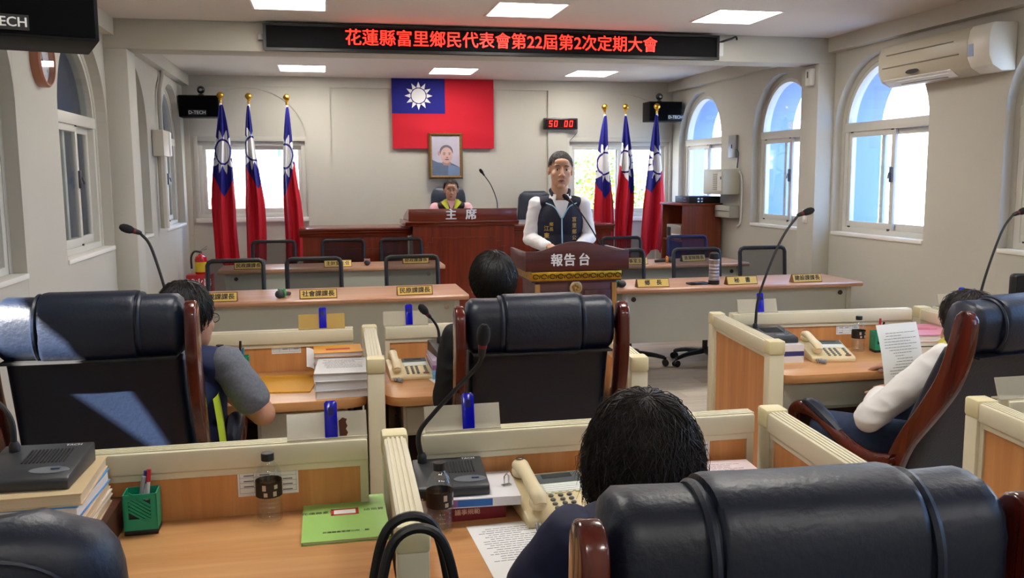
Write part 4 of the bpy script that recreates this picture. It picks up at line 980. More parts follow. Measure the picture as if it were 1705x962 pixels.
notice('white printed notice on the partition behind the near bottle', -.165, 2.2535, .8, .148, .07, .02)
notice('white printed notice on the partition left of the paper stack', -.19, 3.9605, .825, .125, .055)
notice('white printed notice on the partition behind the right pen cup', 2.5, 3.90, .81, .12, .06, -.055)
notice('white printed notice half hidden behind the woman hair', .98, 2.2535, .81, .1, .075)
# far left desk: envelope and paper stacks
t = thing('envelope', 'orange manila envelope on the desk of the bespectacled man', 'envelope', (-.185, 3.69, .72), -.12); em_ = mat('manila', (224, 162, 44), .6)
MB().bx(-.12, .12, -.15, .15, 0, .006).build('body', em_, t, bev=.001); MB().poly([(-.12, .15, .0065), (.12, .15, .0065), (.09, .1, .0068), (-.09, .1, .0068)]).build('flap', em_, t)
zz = .72
for i, (h, c) in enumerate([(.03, (206, 208, 212)), (.035, (196, 198, 204)), (.03, (222, 222, 224))]):
    t = book(['lowest bundle of the white paper stack', 'middle bundle of the white paper stack', 'top bundle of the white paper stack with typed lines'][i], (.035+.004*i, 3.56+.004*i, zz), .05-.05*i, .205, .29, h, c, (212, 212, 214), name='document_pile', soft=True, group='bundles of the white paper stack'); zz += h
    if i == 2: lines(t, 'print', 14, .2, .28, h+.0002)
zz = .72
for i, (h, c, lab) in enumerate([(.07, (200, 198, 204), 'grey bundle at the back of the paper stack'), (.03, (204, 176, 186), 'pink edged bundle in the back paper stack'), (.018, (236, 164, 34), 'orange booklet on top of the back paper stack')]):
    t = book(lab, (.03, 3.81, zz), .03*(i-1), .2, .17, h, c, (214, 204, 206), name='document_pile' if i < 2 else 'booklet', soft=True); zz += h
    if i == 2: MB().bx(-.05, .05, -.03, .005, h+.0001, h+.0005).build('title_block', REDINK, t)
tag(MB().grid(lambda i, j: (-.1+.05*i, 3.74+.06*j, .78+.07*j-.03*i*i), 4, 4).build('loose_sheet', WHITEP), 'loose white sheet sticking out of the back paper stack', 'paper')
# far middle desk
for i, (h, c, lab) in enumerate([(.02, (96, 156, 206), 'blue book at the bottom of the pile beside the far telephone'), (.02, (120, 176, 216), 'pale blue book in the pile beside the far telephone'), (.02, (142, 92, 138), 'purple book in the pile beside the far telephone'), (.02, (206, 190, 212), 'lilac book on top of the pile beside the far telephone')]):
    book(lab, (.515, 3.76, .72+.02*i), .0, .2, .24, h, c, (228, 228, 232), spine=True)
goose('desk microphone with short bent stem on the far book pile', (.52, 3.79, .8), .1, [(-.05, .03, .05), (-.055, .03, .1), (-.075, .02, .14), (-.11, 0, .18)], (.18, .2, .045))
sheet('white sheet on the desk left of the middle black chair', (.49, 3.6, .72), .2, .16, .24, 8)
# right desk
t = thing('document_pile', 'stack of books topped by a pink volume on the right desk', 'papers', (2.755, 3.67, .72), -.12)
for i, (h, c, pgs) in enumerate([(.02, (208, 158, 84), (230, 222, 206)), (.035, (236, 236, 232), (232, 230, 224)), (.006, (90, 116, 100), (90, 116, 100)), (.022, (226, 220, 214), (228, 224, 216)), (.03, (216, 142, 168), (232, 226, 222))]):
    zt = [0, .02, .055, .061, .083][i]; w = .25-.01*i
    MB().bx(-w/2, w/2, -.14, .14, zt, zt+h*.86).build('pages', mat('rpage_%d' % i, pgs, .8), t); MB().bx(-w/2-.003, w/2+.003, -.143, .143, zt+h*.86, zt+h).build('cover', mat('rcover_%d' % i, c, .5), t)
MB().bx(-.03, .04, .02, .03, .1132, .1135).bx(-.05, .06, -.01, .0, .1132, .1135).build('print', REDINK, t)
for i, (h, c, lab) in enumerate([(.03, (222, 218, 214), 'white volume under the right hand microphone'), (.022, (46, 52, 110), 'navy volume in the pile under the right hand microphone'), (.03, (226, 222, 220), 'upper white volume under the right hand microphone')]):
    book(lab, (2.0, 3.73, .72+[0, .03, .052][i]), -.05, .2, .25, h, c, (232, 228, 226), spine=True)
goose('tall straight gooseneck microphone at the right hand desk', (2.0, 3.75, .802), -.08, [(-.04, .07, .045), (-.02, .08, .2), (.08, .1, .44), (.17, .12, .56), (.2, .12, .578)], (.19, .21, .045))
goose('tall gooseneck microphone behind the reading man', (3.13, 3.72, .72), -.08, [(-.02, .07, .05), (.03, .08, .3), (.12, .1, .54), (.19, .12, .63), (.225, .12, .648)], (.19, .21, .05))
goose('gooseneck microphone rising behind the bespectacled man at the left', (-.63, 3.76, .72), 0, [(.02, .0, .05), (.0, .02, .3), (-.06, .04, .55), (-.1, .04, .62), (-.125, .03, .635)], (.18, .2, .05))
# ------------------------------------------------------------------ telephones
IV = mat('ivory_plastic', (226, 208, 164), .35); IV2 = mat('ivory_light', (234, 218, 178), .35)
def telephone(label, loc, rz, s=1.0):
    t = thing('telephone', label, 'telephone', loc, rz, 'ivory desk telephones'); t.scale = (s, s, s)
    MB().prism([(-.115, 0), (.115, 0), (.115, .062), (.1, .066), (-.105, .026), (-.115, .018)], -.105, .105, 'x').build('body', IV, t, bev=.005)
    sl = math.atan2(.04, .205); top = lambda y: .026+(y+.105)*.195+.0008; R = rotm(sl, 0, 0)
    MB().box((.035, .072, top(.072)), (.125, .05, .002), R).build('display_bezel', mat('lcd_bezel', (84, 92, 96), .3), t)
    MB().box((.03, .08, top(.08)+.001), (.085, .02, .002), R).build('display', mat('lcd', (58, 64, 66), .2), t)
    l = MB().box((.035, .022, top(.022)), (.125, .045, .002), R).build('index_card', mat('index_green', (198, 214, 198), .4), t)
    k = MB()
    for i in range(4): k.box((.035, .036-i*.0095, top(.036-i*.0095)+.0012), (.112, .006, .001), R)
    k.build('index_line', WHITEP, l)
    kb = MB().ell((0, 0, 0), (.0078, .0058, .005), 12, 6).mesh('key'); kb.materials.append(mat('key_grey', (120, 122, 118), .35))
    for r_ in range(5):
        for c_ in range(4):
            x = (-.015, .012, .036, .078)[c_]; y = -.018-r_*.0195
            o = place('key', kb, t, (x, y, top(y)+.002), (sl, 0, 0))
    for i in range(6): MB().box((-.015+i*.02, -.004, top(-.004)+.001), (.012, .006, .003), R, .001).build('memory_key', IV2, t)
    MB().ell((.074, -.098, top(-.098)+.002), (.016, .0075, .005), 12, 6, R).build('red_key', mat('key_red', (146, 84, 66), .4), t)
    hs = MB().tube([(-.07, -.105, .058), (-.07, -.085, .075), (-.07, -.03, .085), (-.07, .04, .098), (-.07, .09, .1), (-.07, .112, .092)], [.013, .017, .0145, .0145, .018, .014], 14, sm=5, flat=((1, 0, 0), 1.3))
    hs.ell((-.07, -.085, .056), (.024, .025, .02), 16, 10); hs.ell((-.07, .09, .082), (.024, .025, .02), 16, 10)
    ho = hs.build('handset', IV2, t)
    MB().lathe([(.006, 0), (.012, .001), (.012, 0)], n=16, c=(-.07, .092, .1185), caps=False).build('handset_logo', DGREY, ho)
    P = []
    for i in range(120):
        a = i*.95; u = i/119; cx = -.07+.02*math.sin(u*5)+.045*u-.02; cy = -.125-.03*math.sin(u*PI)-.005; P.append((cx+.009*math.cos(a)*.4, cy+.009*math.cos(a), .011+.009*math.sin(a)))
    MB().tube(P, .0028, 5).build('coiled_cord', mat('cord_grey', (146, 152, 154), .5), t)
    return t
telephone('ivory telephone in the foreground beside the red book', (.545, 2.11, .72), .05, .95)
telephone('ivory telephone left of the middle black chair', (.325, 3.75, .72), .04, .85)
telephone('ivory telephone on the right hand desk by the water bottle', (2.25, 3.68, .72), -.2, .95)
# ------------------------------------------------------------------ water bottles
PET = glass_mat('pet_plastic', (.97, .985, .99), .12, .03, .3); BL = mat('bottle_label', (30, 22, 20), .4)
def bottle(label, loc, k=1.0, rz=0, lab=BL):
    t = thing('water_bottle', label, 'bottle', loc, rz, 'plastic water bottles'); t.scale = (k, k, k)
    pr = [(.004, .006), (.018, .0), (.029, .003), (.0315, .012)]
    for i in range(4): pr += [(.0315, .016+i*.011), (.0285, .021+i*.011), (.0315, .026+i*.011)]
    pr += [(.031, .066), (.031, .1), (.032, .108), (.03, .122), (.022, .14), (.0145, .15), (.0135, .158)]
    MB().lathe(pr, n=28, caps=False).build('body', PET, t)
    MB().lathe([(.0, .008), (.027, .01), (.0285, .02), (.0275, .055), (.0, .055)], n=24, caps=False).build('water', glass_mat('water_fill', (.97, .985, .99), .03, .02, .2), t)
    MB().lathe([(.0322, .066), (.0322, .104)], n=28, caps=False).build('label', lab, t)
    g = MB()
    for a, z, h in ((-1.9, .07, .01), (-1.2, .07, .012), (-1.1, .088, .01), (-2.0, .085, .014)):
        vs = []
        for (da, dz) in ((0, 0), (.28, 0), (.28, h), (0, h)): vs.append((.0326*math.cos(a+da), .0326*math.sin(a+da), z+dz))
        g.add(vs, [(0, 1, 2, 3)])
    g.build('label_print', mat('label_print', (190, 176, 160), .5), t)
    MB().lathe([(.0, .172), (.0145, .172), (.0155, .168), (.0155, .154), (.014, .153)], n=24).build('cap', BLACKP, t)
bottle('water bottle with black cap beside the green booklet', (-.16, 2.195, .72))
bottle('water bottle with black cap in front of the dark red book', (.243, 2.03, .72), 1.0, .6)
bottle('water bottle with brown label between phone and pen cup at the right', (2.475, 3.77, .72))
bottle('water bottle with black cap beside the bespectacled man', (-.44, 3.72, .72), 1.0, .3)
# ------------------------------------------------------------------ green pen cups with pens
GRN = mat('cup_green', (20, 148, 112), .4)
def pen_cup(label, loc, rz, who, pens):
    t = thing('pen_cup', label, 'pen cup', loc, rz, 'green pen cups'); w, d, h = .038, .03, .1
    MB().bx(-w, w, -d, d, 0, .012).build('base', BLACKP, t, bev=.002)
    for q in ((-w, w, d-.003, d), (-w, -w+.003, -d, d), (w-.003, w, -d, d)): MB().bx(q[0], q[1], q[2], q[3], .012, h).build('wall', GRN, t)
    MB().bx(-w+.004, w-.004, -d+.005, d-.004, .012, .075).build('inner_shade', BLACKP, t)  # black block added to stand for shade inside the cup
    # front wall with slanted slots cut through it
    f = MB().bx(-w, w, -d, -d+.003, .012, .04).bx(-w, w, -d, -d+.003, .088, h).bx(-w, -w+.012, -d, -d+.003, .04, .088).bx(w-.014, w, -d, -d+.003, .04, .088)
    for i in range(6): f.box((-.001, -d+.0015, .043+i*.0088), (.06, .003, .0046), rotm(0, .62, 0))
    f.build('slotted_front', GRN, t)
    for i, (nm, bc, cc, x, y, rx, ry, L) in enumerate(pens):
        p = thing('pen', nm, 'pen', loc, rz)
        A = Vector((x, y, .075)); D = Vector((math.sin(ry), math.sin(rx), 1)).normalized()
        MB().tube([A, A+D*(L-.06)], .0045, 8).build('barrel', mat('pen_%d_%d_%d' % bc, bc, .3), p); MB().tube([A+D*(L-.06), A+D*(L-.03)], [.0055, .005], 8).build('cap', mat('pen_%d_%d_%d' % cc, cc, .3), p)
WHT_, RED_, BLU_, BLK_ = (222, 224, 228), (186, 30, 52), (34, 46, 140), (28, 28, 32)
pen_cup('green slotted pen cup beside the stack of books', (-.455, 2.195, .72), .02, 'near', [('red capped pen in the pen cup beside the books', WHT_, RED_, .012, .0, .05, .1, .105), ('blue capped pen in the pen cup beside the books', WHT_, BLU_, .003, .008, .03, .12, .1), ('silver pen in the pen cup beside the books', (160, 164, 170), (160, 164, 170), -.004, .0, .0, .2, .09)])
pen_cup('green slotted pen cup on the right hand desk', (2.575, 3.745, .72), -.15, 'right', [('red capped pen in the right hand pen cup', WHT_, RED_, -.006, 0, .0, .04, .115), ('black pen leaning in the right hand pen cup', BLK_, BLK_, .0, 0, .0, .25, .1)])
pen_cup('green pen cup half hidden behind the bespectacled man', (-.375, 3.83, .72), .0, 'far', [('dark pencil in the pen cup behind the bespectacled man', BLK_, BLK_, -.0, 0, .0, .06, .12), ('teal pen in the pen cup behind the bespectacled man', (40, 120, 150), (40, 120, 150), .01, 0, .0, .08, .09)])

# ------------------------------------------------------------------ leather executive chairs
def yb(z): return -.2-.185*max(0, (z-.5)/.7)**1.15
def exec_chair(label, loc, rz, dz=0.0, lean=0.0):
    t = thing('executive_chair', label, 'chair', (loc[0], loc[1], 0), rz, 'black leather executive chairs')
    pv = Vector((0, -.2, .5)); up0 = (0, 0, dz); up = tuple(pv-rotm(lean, 0, 0) @ pv+Vector(up0)); rot = (lean, 0, 0)
    # back pad: closed loft of rounded sections
    def sect(z, hw, th):
        P = []; n = 36; cy = yb(z)
        for k in range(n):
            a = 2*PI*k/n; c, s = math.cos(a), math.sin(a)
            x = hw*math.copysign(abs(c)**.28, c); y = th*math.copysign(abs(s)**.55, s)
            if y < 0: y += .022*(x/hw)**2*-1+.012
            P.append(Vector((x, cy+y+.012*(x/hw)**2, z)))
        return P
    zs = [.44, .46, .5, .56, .64, .72, .8, .88, .96, 1.0, 1.03, 1.045]; th = [.02, .04, .05, .055, .058, .06, .058, .055, .052, .05, .045, .02]
    b = MB(); n = 36; V = []
    for z, q in zip(zs, th): V += sect(z, .245 if q > .03 else .225, q)
    F = [(i*n+k, i*n+(k+1) % n, (i+1)*n+(k+1) % n, (i+1)*n+k) for i in range(len(zs)-1) for k in range(n)]+[tuple(range(n))[::-1], tuple(range((len(zs)-1)*n, len(zs)*n))]
    b.add(V, F); b.build('backrest', LEATH, t, loc=up, rot=rot, ang=60)
    # headrest roll: side bolsters and a fuller centre pad
    zc = 1.125; yc = yb(1.1)-.005
    def roll(x0, x1, ry, rz_, round0, round1, seams):
        r = MB(); N = 34; n2 = 36; V = []
        for i in range(N+1):
            u = i/N; x = x0+(x1-x0)*u; k = 1.0
            e0 = (x-x0)/round0 if round0 else 9; e1 = (x1-x)/round1 if round1 else 9
            for e in (e0, e1):
                if e < 1: k *= math.sqrt(max(0, 1-(1-e)**2))*.86+.14 if e > 0 else .14
            for j in range(n2):
                a = 2*PI*j/n2; c, s = math.cos(a), math.sin(a)
                pu = 1+.022*seams*math.sin(a*17+i)*max(0, 1-min(abs(e0), abs(e1))*.6)
                V.append((x, yc+ry*k*pu*math.copysign(abs(c)**.8, c)+.012*(x/.25)**2, zc+rz_*k*pu*math.copysign(abs(s)**.75, s)+.012*(0 if s > 0 else -1)))
        F = [(i*n2+k, i*n2+(k+1) % n2, (i+1)*n2+(k+1) % n2, (i+1)*n2+k) for i in range(N) for k in range(n2)]+[tuple(range(n2))[::-1], tuple(range(N*n2, (N+1)*n2))]
        return r.add(V, F)
    h = roll(-.262, .262, .074, .086, .035, .035, 1).build('headrest', LEATH, t, loc=up, rot=rot, ang=70)
    roll(-.135, .135, .083, .099, .01, .01, .15).build('headrest_pad', LEATH, h, ang=70)
    for x in (-.139, .139):
        MB().tube([(x, yc+.081*math.cos(a), zc+.094*math.sin(a)-.004) for a in [2*PI*k/40 for k in range(41)]], .0065, 6, caps=False).build('piping', LEATH, h)
    MB().bx(-.235, .235, yc-.075, yc+.05, 1.03, 1.037).build('seam', DARK, h)
    # rosewood side frames
    C = smooth_path([(-.395, 1.15, 0), (-.392, 1.05, 0), (-.37, .93, 0), (-.315, .8, 0), (-.25, .67, 0), (-.215, .56, 0), (-.2, .46, 0)], 5)
    Wd = lerp_list([.04, .046, .044, .038, .034, .036, .04], len(C)); Lp, Rp = [], []
    for i, p in enumerate(C):
        T = (C[min(i+1, len(C)-1)]-C[max(i-1, 0)]).normalized(); N_ = Vector((-T.y, T.x, 0)); Lp.append(p+N_*Wd[i]); Rp.append(p-N_*Wd[i])
    cap = [C[0]+Vector((math.cos(a)*.04, math.sin(a)*.045, 0)) for a in (PI-.5, PI/2+.5, PI/2, PI/2-.5, .5)]
    out = [(p.x, p.y) for p in Lp[::-1]]; 
    pol = [(p.x, p.y) for p in Rp[::-1]]+[(p.x, p.y) for p in (cap if Rp[0].x < Lp[0].x else cap[::-1])]+[(p.x, p.y) for p in Lp]
    for s in (-1, 1):
        x0, x1 = (s*.262, s*.296); o = MB().prism(pol, min(x0, x1), max(x0, x1), 'x').build('side_frame', REDW, t, bev=.007, seg=3, loc=up, rot=rot, ang=50)
        A = MB().tube([(s*.3, -.23, .56), (s*.315, -.12, .55), (s*.32, .0, .585), (s*.32, .12, .645), (s*.32, .2, .665), (s*.32, .265, .65), (s*.318, .285, .6), (s*.31, .25, .54), (s*.29, .2, .47)], [.03, .027, .026, .028, .03, .028, .025, .024, .024], 12, sm=5, flat=((1, 0, 0), 1.0)).build('armrest', REDW, t, loc=up0)
        MB().tube([(s*.32, .02, .612), (s*.32, .1, .655), (s*.32, .18, .688), (s*.32, .225, .685)], [.012, .022, .022, .012], 10, sm=4, flat=((1, 0, 0), 1.3)).build('arm_pad', LEATH, A)
        MB().cyl((s*.33, -.22, .56), (s*.29, -.22, .56), .02, n=12).build('bolt', REDW, A)
    sd = MB().box((0, .06, .44), (.5, .52, .1), None, .04, 4).build('seat', LEATH, t, loc=up0)
    MB().bx(-.2, .2, -.15, .2, .36, .395).build('seat_plate', BLACKP, t, loc=up0)
    MB().cyl((0, 0, .1), (0, 0, .37+dz), .028, n=14).build('gas_lift', BLACKP, t)
    star_base(t, REDW, .12, .32); return t
exec_chair('black leather chair catching a sun patch, at the left', (-.665, 3.1), -.02, .015)
exec_chair('black leather chair in the centre, seen from behind', (.705, 3.26), -.02, -.055)
exec_chair('huge black leather chair back in the lower right foreground', (.59, 1.33), -.06, -.03)
exec_chair('black leather chair of the reading man at the right', (2.26, 3.1), .2, -.05, .15)
# ------------------------------------------------------------------ handbag on a stool at the bottom edge
t = thing('stool', 'low dark stool under the handbag', 'stool', (.14, 1.43, 0))
MB().lathe([(0, .45), (.15, .45), (.16, .46), (.16, .48), (.15, .49), (0, .49)], n=28).build('seat', LEATH, t)
for k in range(4):
    a = PI/4+k*PI/2; MB().cyl((.12*math.cos(a), .12*math.sin(a), .46), (.15*math.cos(a), .15*math.sin(a), 0), .014, n=8).build('leg', BLACKP, t)
t = thing('handbag', 'black handbag whose looped handles rise before the near partition', 'bag', (.125, 1.43, .49), .1)
MB().prism([(-.13, 0), (.13, 0), (.12, .25), (-.12, .25)], -.055, .055, 'y').build('body', LEATH, t, bev=.015, seg=3)
for y in (-.035, .03):
    MB().tube([(-.085, y, .2), (-.08, y, .26), (-.062, y*1.0, .4), (-.04, y*.9, .478), (.0, y*.85, .5), (.04, y*.9, .478), (.062, y, .4), (.08, y, .26), (.085, y, .2)], .0085, 10, sm=5).build('handle', mat('bag_handle', (16, 16, 18), .4), t)
# ------------------------------------------------------------------ monitor edge at the far right
t = thing('desk_monitor', 'black monitor at the right edge behind the reading man', 'monitor', (3.43, 3.6, .72), -.15)
MB().box((0, 0, .285), (.5, .05, .17), None, .02, 3).build('screen_housing', BLACKP, t); MB().bx(-.235, .235, -.027, -.024, .21, .36).build('screen', mat('screen_dark', (12, 14, 20), .15), t)
MB().bx(-.03, .03, -.01, .02, .0, .2).build('stand', BLACKP, t); MB().lathe([(0, 0), (.11, 0), (.1, .012), (0, .014)], n=24).build('foot', BLACKP, t)
# flowers on the right side bench
t = thing('flower_bowl', 'small bowl of white and yellow flowers on the right side bench', 'flowers', (2.78, 9.6, 1.045))
MB().lathe([(.02, 0), (.05, .01), (.06, .04), (.055, .04), (.045, .015)], n=20, caps=False).build('bowl', WHITEP, t)
rn = random.Random(5)
for i in range(9):
    c = Vector((rn.uniform(-.06, .06), rn.uniform(-.05, .05), rn.uniform(.06, .12))); m = MB()
    for k in range(6): a = k*PI/3; m.ell(c+Vector((.018*math.cos(a), .018*math.sin(a), .004)), (.014, .014, .006), 8, 5)
    m.ell(c, (.01, .01, .01), 8, 5); m.build('blossom', [mat('blossom_white', (238, 236, 220), .6), mat('blossom_yellow', (228, 220, 120), .6)][i % 2], t)
book('grey ledger lying on the right side bench beside the chair', (2.1, 9.62, 1.045), .1, .26, .2, .04, (120, 122, 128), (210, 208, 200))
# ------------------------------------------------------------------ people
SKIN = mat('skin_warm', (200, 154, 126), .55, sub=.1, noise=(9, .06)); SKIN2 = mat('skin_tan', (186, 138, 112), .55, sub=.1, noise=(9, .06))
HBLK = mat('hair_black', (20, 17, 17), .42, spec=.5, noise=(70, .4)); HBRN = mat('hair_dark_brown', (32, 24, 21), .45, spec=.5, noise=(60, .5)); HGRY = mat('hair_greying', (58, 54, 52), .5, noise=(120, .5))
LIP = mat('lips', (172, 112, 100), .45); EYEW = mat('eye_white', (226, 220, 214), .3); EYED = mat('eye_iris', (26, 18, 15), .2); BROW = mat('eyebrow', (40, 32, 30), .7)
def X4(loc, rx=0, ry=0, rz=0, s=1.0): return Matrix.Translation(loc) @ Euler((rx, ry, rz)).to_matrix().to_4x4() @ Matrix.Scale(s, 4)
def tp(parts, M):
    out = []; R = M.to_3x3(); s = M.to_scale()[0]; Rn = R.normalized()
    for p in parts:
        if p[0] == 'e': out.append(('e', M @ Vector(p[1]), tuple(x*s for x in p[2]), Rn @ p[3] if len(p) > 3 else Rn))
        else: out.append(('c', M @ Vector(p[1]), M @ Vector(p[2]), p[3]*s, p[4]*s))
    return out
HEAD = [('e', (0, .015, .035), (.075, .092, .086)), ('e', (0, -.02, -.03), (.066, .07, .08)), ('e', (0, -.036, -.074), (.05, .048, .038)), ('e', (0, -.072, -.1), (.024, .018, .017)),
        ('e', (.038, -.05, -.02), (.027, .025, .026)), ('e', (-.038, -.05, -.02), (.027, .025, .026)), ('e', (.026, -.07, .035), (.026, .014, .013)), ('e', (-.026, -.07, .035), (.026, .014, .013)), ('e', (.034, -.03, -.06), (.028, .035, .032)), ('e', (-.034, -.03, -.06), (.028, .035, .032)), ('e', (0, -.06, .055), (.05, .03, .03)),
        ('c', (0, -.082, .02), (0, -.106, -.022), .008, .0125), ('e', (.014, -.094, -.03), (.009, .012, .008)), ('e', (-.014, -.094, -.03), (.009, .012, .008)),
        ('e', (0, -.08, -.062), (.026, .014, .013)), ('e', (.076, .014, -.002), (.011, .018, .03)), ('e', (-.076, .014, -.002), (.011, .018, .03)), ('c', (0, .02, -.06), (0, .035, -.2), .055, .06)]
def hand(wrist, d, n, side, curl=.5, s=1.0):
    """palm and five unequal bent fingers; d forward, n back-of-hand normal, side = direction of the thumb"""
    w = Vector(wrist); d = Vector(d).normalized(); n = (Vector(n)-d*d.dot(Vector(n))).normalized(); x = Vector(side); x = (x-d*d.dot(x)-n*n.dot(x)).normalized()
    R = Matrix((x, d, n)).transposed(); P = [('e', w+d*.045*s, (.04*s, .052*s, .016*s), R), ('c', w-d*.02, w+d*.02, .026*s, .028*s)]
    for i, (o, L) in enumerate(((.028, .07), (.01, .08), (-.009, .074), (-.027, .058))):
        a = w+d*.085*s+x*o*s; c = curl; v = d
        for k, f in enumerate((.45, .32, .23)):
            v = (d*math.cos(c)-n*math.sin(c)).normalized(); b_ = a+v*L*f*s; P.append(('c', a, b_, (.0092-.0008*k)*s, (.0086-.0008*k)*s)); a = b_; c += curl*.75
    a = w+d*.025*s+x*.03*s; v = (x*.75+d*.65-n*.25).normalized(); b_ = a+v*.036*s; e = b_+(d*.85+x*.2-n*.3*curl).normalized()*.03*s
    P += [('c', a, b_, .0125*s, .0105*s), ('c', b_, e, .0105*s, .0085*s)]
    return P
def limb(a, b_, c, r): return [('c', a, b_, r[0], r[1]), ('c', b_, c, r[1]*.98, r[2])]
def face(t, M, smile=0.0, brow=BROW, lipm=LIP):
    for s in (-1, 1):
        e = MB().ell((s*.031, -.0735, .008), (.0145, .0128, .0068), 16, 10); e.xf(M); eo = e.build('eye', EYEW, t)
        MB().ell((s*.031, -.0835, .0085), (.0058, .0045, .0058), 12, 8).xf(M).build('iris', EYED, eo)
        MB().tube([(s*.017, -.081, .0105), (s*.031, -.0868, .0165), (s*.046, -.079, .011)], [.0016, .0022, .0014], 6, sm=3).xf(M).build('eyelid', mat('eyelid', (142, 100, 82), .6), t)
        MB().tube([(s*.014, -.0865, .034), (s*.03, -.0875, .0365), (s*.049, -.077, .0335)], [.002, .003, .0015], 6, sm=3, flat=((0, 1, 0), .6)).xf(M).build('eyebrow', brow, t)
    MB().tube([(-.024, -.082, -.06), (-.01, -.0945, -.0565), (0, -.0945, -.058), (.01, -.0945, -.0565), (.024, -.082, -.06)], [.001, .0045, .0042, .0045, .001], 8, sm=3).xf(M).build('upper_lip', lipm, t)
    MB().tube([(-.02, -.083, -.068), (0, -.093, -.0705), (.02, -.083, -.068)], [.001, .0055, .001], 8, sm=4).xf(M).build('lower_lip', lipm, t)
    MB().tube([(-.022, -.0855, -.0635), (0, -.0925, -.0645), (.022, -.0855, -.0635)], [.0008, .0028, .0008], 6, sm=3).xf(M).build('mouth_line', mat('mouth_dark', (58, 24, 24), .6), t)
def hair_cap(t, M, m, line=None, grow=1.0):
    line = line or (lambda x, y: .07 if y < -.055 else (.07-(y+.055)*1.1 if y < .0 else max(-.075, .01-(y)*1.6)))
    g = MB().ell((0, .016, .037), (.0815*grow, .098*grow, .0935*grow), 90, 60, keep=lambda v: v.z+.037 > line(v.x, v.y+.016)); g.xf(M)
    return g.build('hair', m, t, ang=80)
def strands(t, c, r, m, n, length, crown=(0, .2, 1), lift=.04, noise=.03, rad=.0013, seed=1, pmax=2.0, name='hair', droop=.0, base=True, avoid=None, wave=0.0):
    """scalp-covering shell of fine tapered locks that run from the crown down over the skull"""
    rr = random.Random(seed); b = MB(); c = Vector(c); ax = Vector(crown).normalized(); u = ax.orthogonal().normalized(); w = ax.cross(u)
    if base: b.ell(c, tuple(k*.975 for k in r), 40, 24, keep=(lambda v: ax.angle(v) < pmax) if pmax < 3 else None)
    for i in range(n):
        a = rr.uniform(0, 2*PI); p0 = math.acos(1-rr.random()*(1-math.cos(pmax))); L = length*rr.uniform(.6, 1.15); tw = rr.gauss(0, .25); pts = []
        if avoid and avoid(ax*math.cos(p0)+(u*math.cos(a)+w*math.sin(a))*math.sin(p0)): continue
        lf = rr.uniform(-.2, 1)*lift; wp = rr.uniform(0, 6)
        S = 6
        for k in range(S+1):
            q = k/S; p = min(p0+L*q, PI*.98); aa = a+tw*q+wave*math.sin(q*7+wp)
            d = ax*math.cos(p)+(u*math.cos(aa)+w*math.sin(aa))*math.sin(p); f = 1+lf*q+rr.gauss(0, noise*.25)*q
            pt = c+Vector((d.x*r[0], d.y*r[1], d.z*r[2]))*f; pt.z -= droop*q*q*max(0, math.sin(p)); pts.append(pt)
        b.tube(pts, [rad*1.2, rad, rad*.3], 3, caps=False)
    return b.build(name, m, t, ang=180)
def glasses(t, M, m, w=.034):
    g = MB()
    for s in (-1, 1):
        g.tube([(s*.034+.023*math.cos(a), -.096+.004*math.cos(a)*s, .006+.016*math.sin(a)) for a in [2*PI*k/20 for k in range(21)]], .0014, 5, caps=False)
        g.tube([(s*.057, -.092, .01), (s*.079, -.06, .012), (s*.083, .01, .008), (s*.08, .03, -.008)], .0014, 5, sm=3)
    g.tube([(-.011, -.097, .009), (0, -.1, .012), (.011, -.097, .009)], .0014, 5, sm=2); g.xf(M); return g.build('glasses', m, t)
def shoe(p, d, m, t): MB().ell((p[0]+d[0]*.05, p[1]+d[1]*.05, .045), (.048, .125, .045), 18, 10, rotm(0, 0, math.atan2(-d[0], d[1]))).build('shoe', m, t)

# ---- the speaker standing at the lectern (faces -y in his own frame)
t = thing('person', 'standing speaker in navy vest and white shirt behind the lectern', 'person', (1.645, 6.22, 0), -.13)
M = X4((0, -.055, 1.6), .03, .03, -.02, 1.07)
bp = tp(HEAD, M)+[('e', (0, 0, 1.25), (.15, .09, .18)), ('e', (0, 0, 1.0), (.14, .09, .16)), ('e', (0, .01, 1.37), (.1, .05, .04))]
for s in (-1, 1):
    bp += limb((s*.155, .0, 1.345), (s*.205, .0, 1.12), (s*.1, -.21, 1.07), (.045, .04, .03))+hand((s*.1, -.22, 1.07), (-s*.55, -.8, 0), (0, 0, 1), (0, -.3, .2) if False else (-s*.8, .55, 0), .45)
    bp += limb((s*.09, 0, .92), (s*.1, -.01, .5), (s*.1, .0, .1), (.085, .06, .045))+[('e', (s*.1, -.05, .05), (.04, .11, .04))]
blobobj('body', bp, SKIN, t, .0042, 14)
face(t, M); strands(t, M @ Vector((0, .018, .036)), (.086, .104, .101), HGRY, 1500, .5, crown=(0, .45, 1), lift=.03, noise=.06, rad=.0013, seed=3, pmax=1.42)
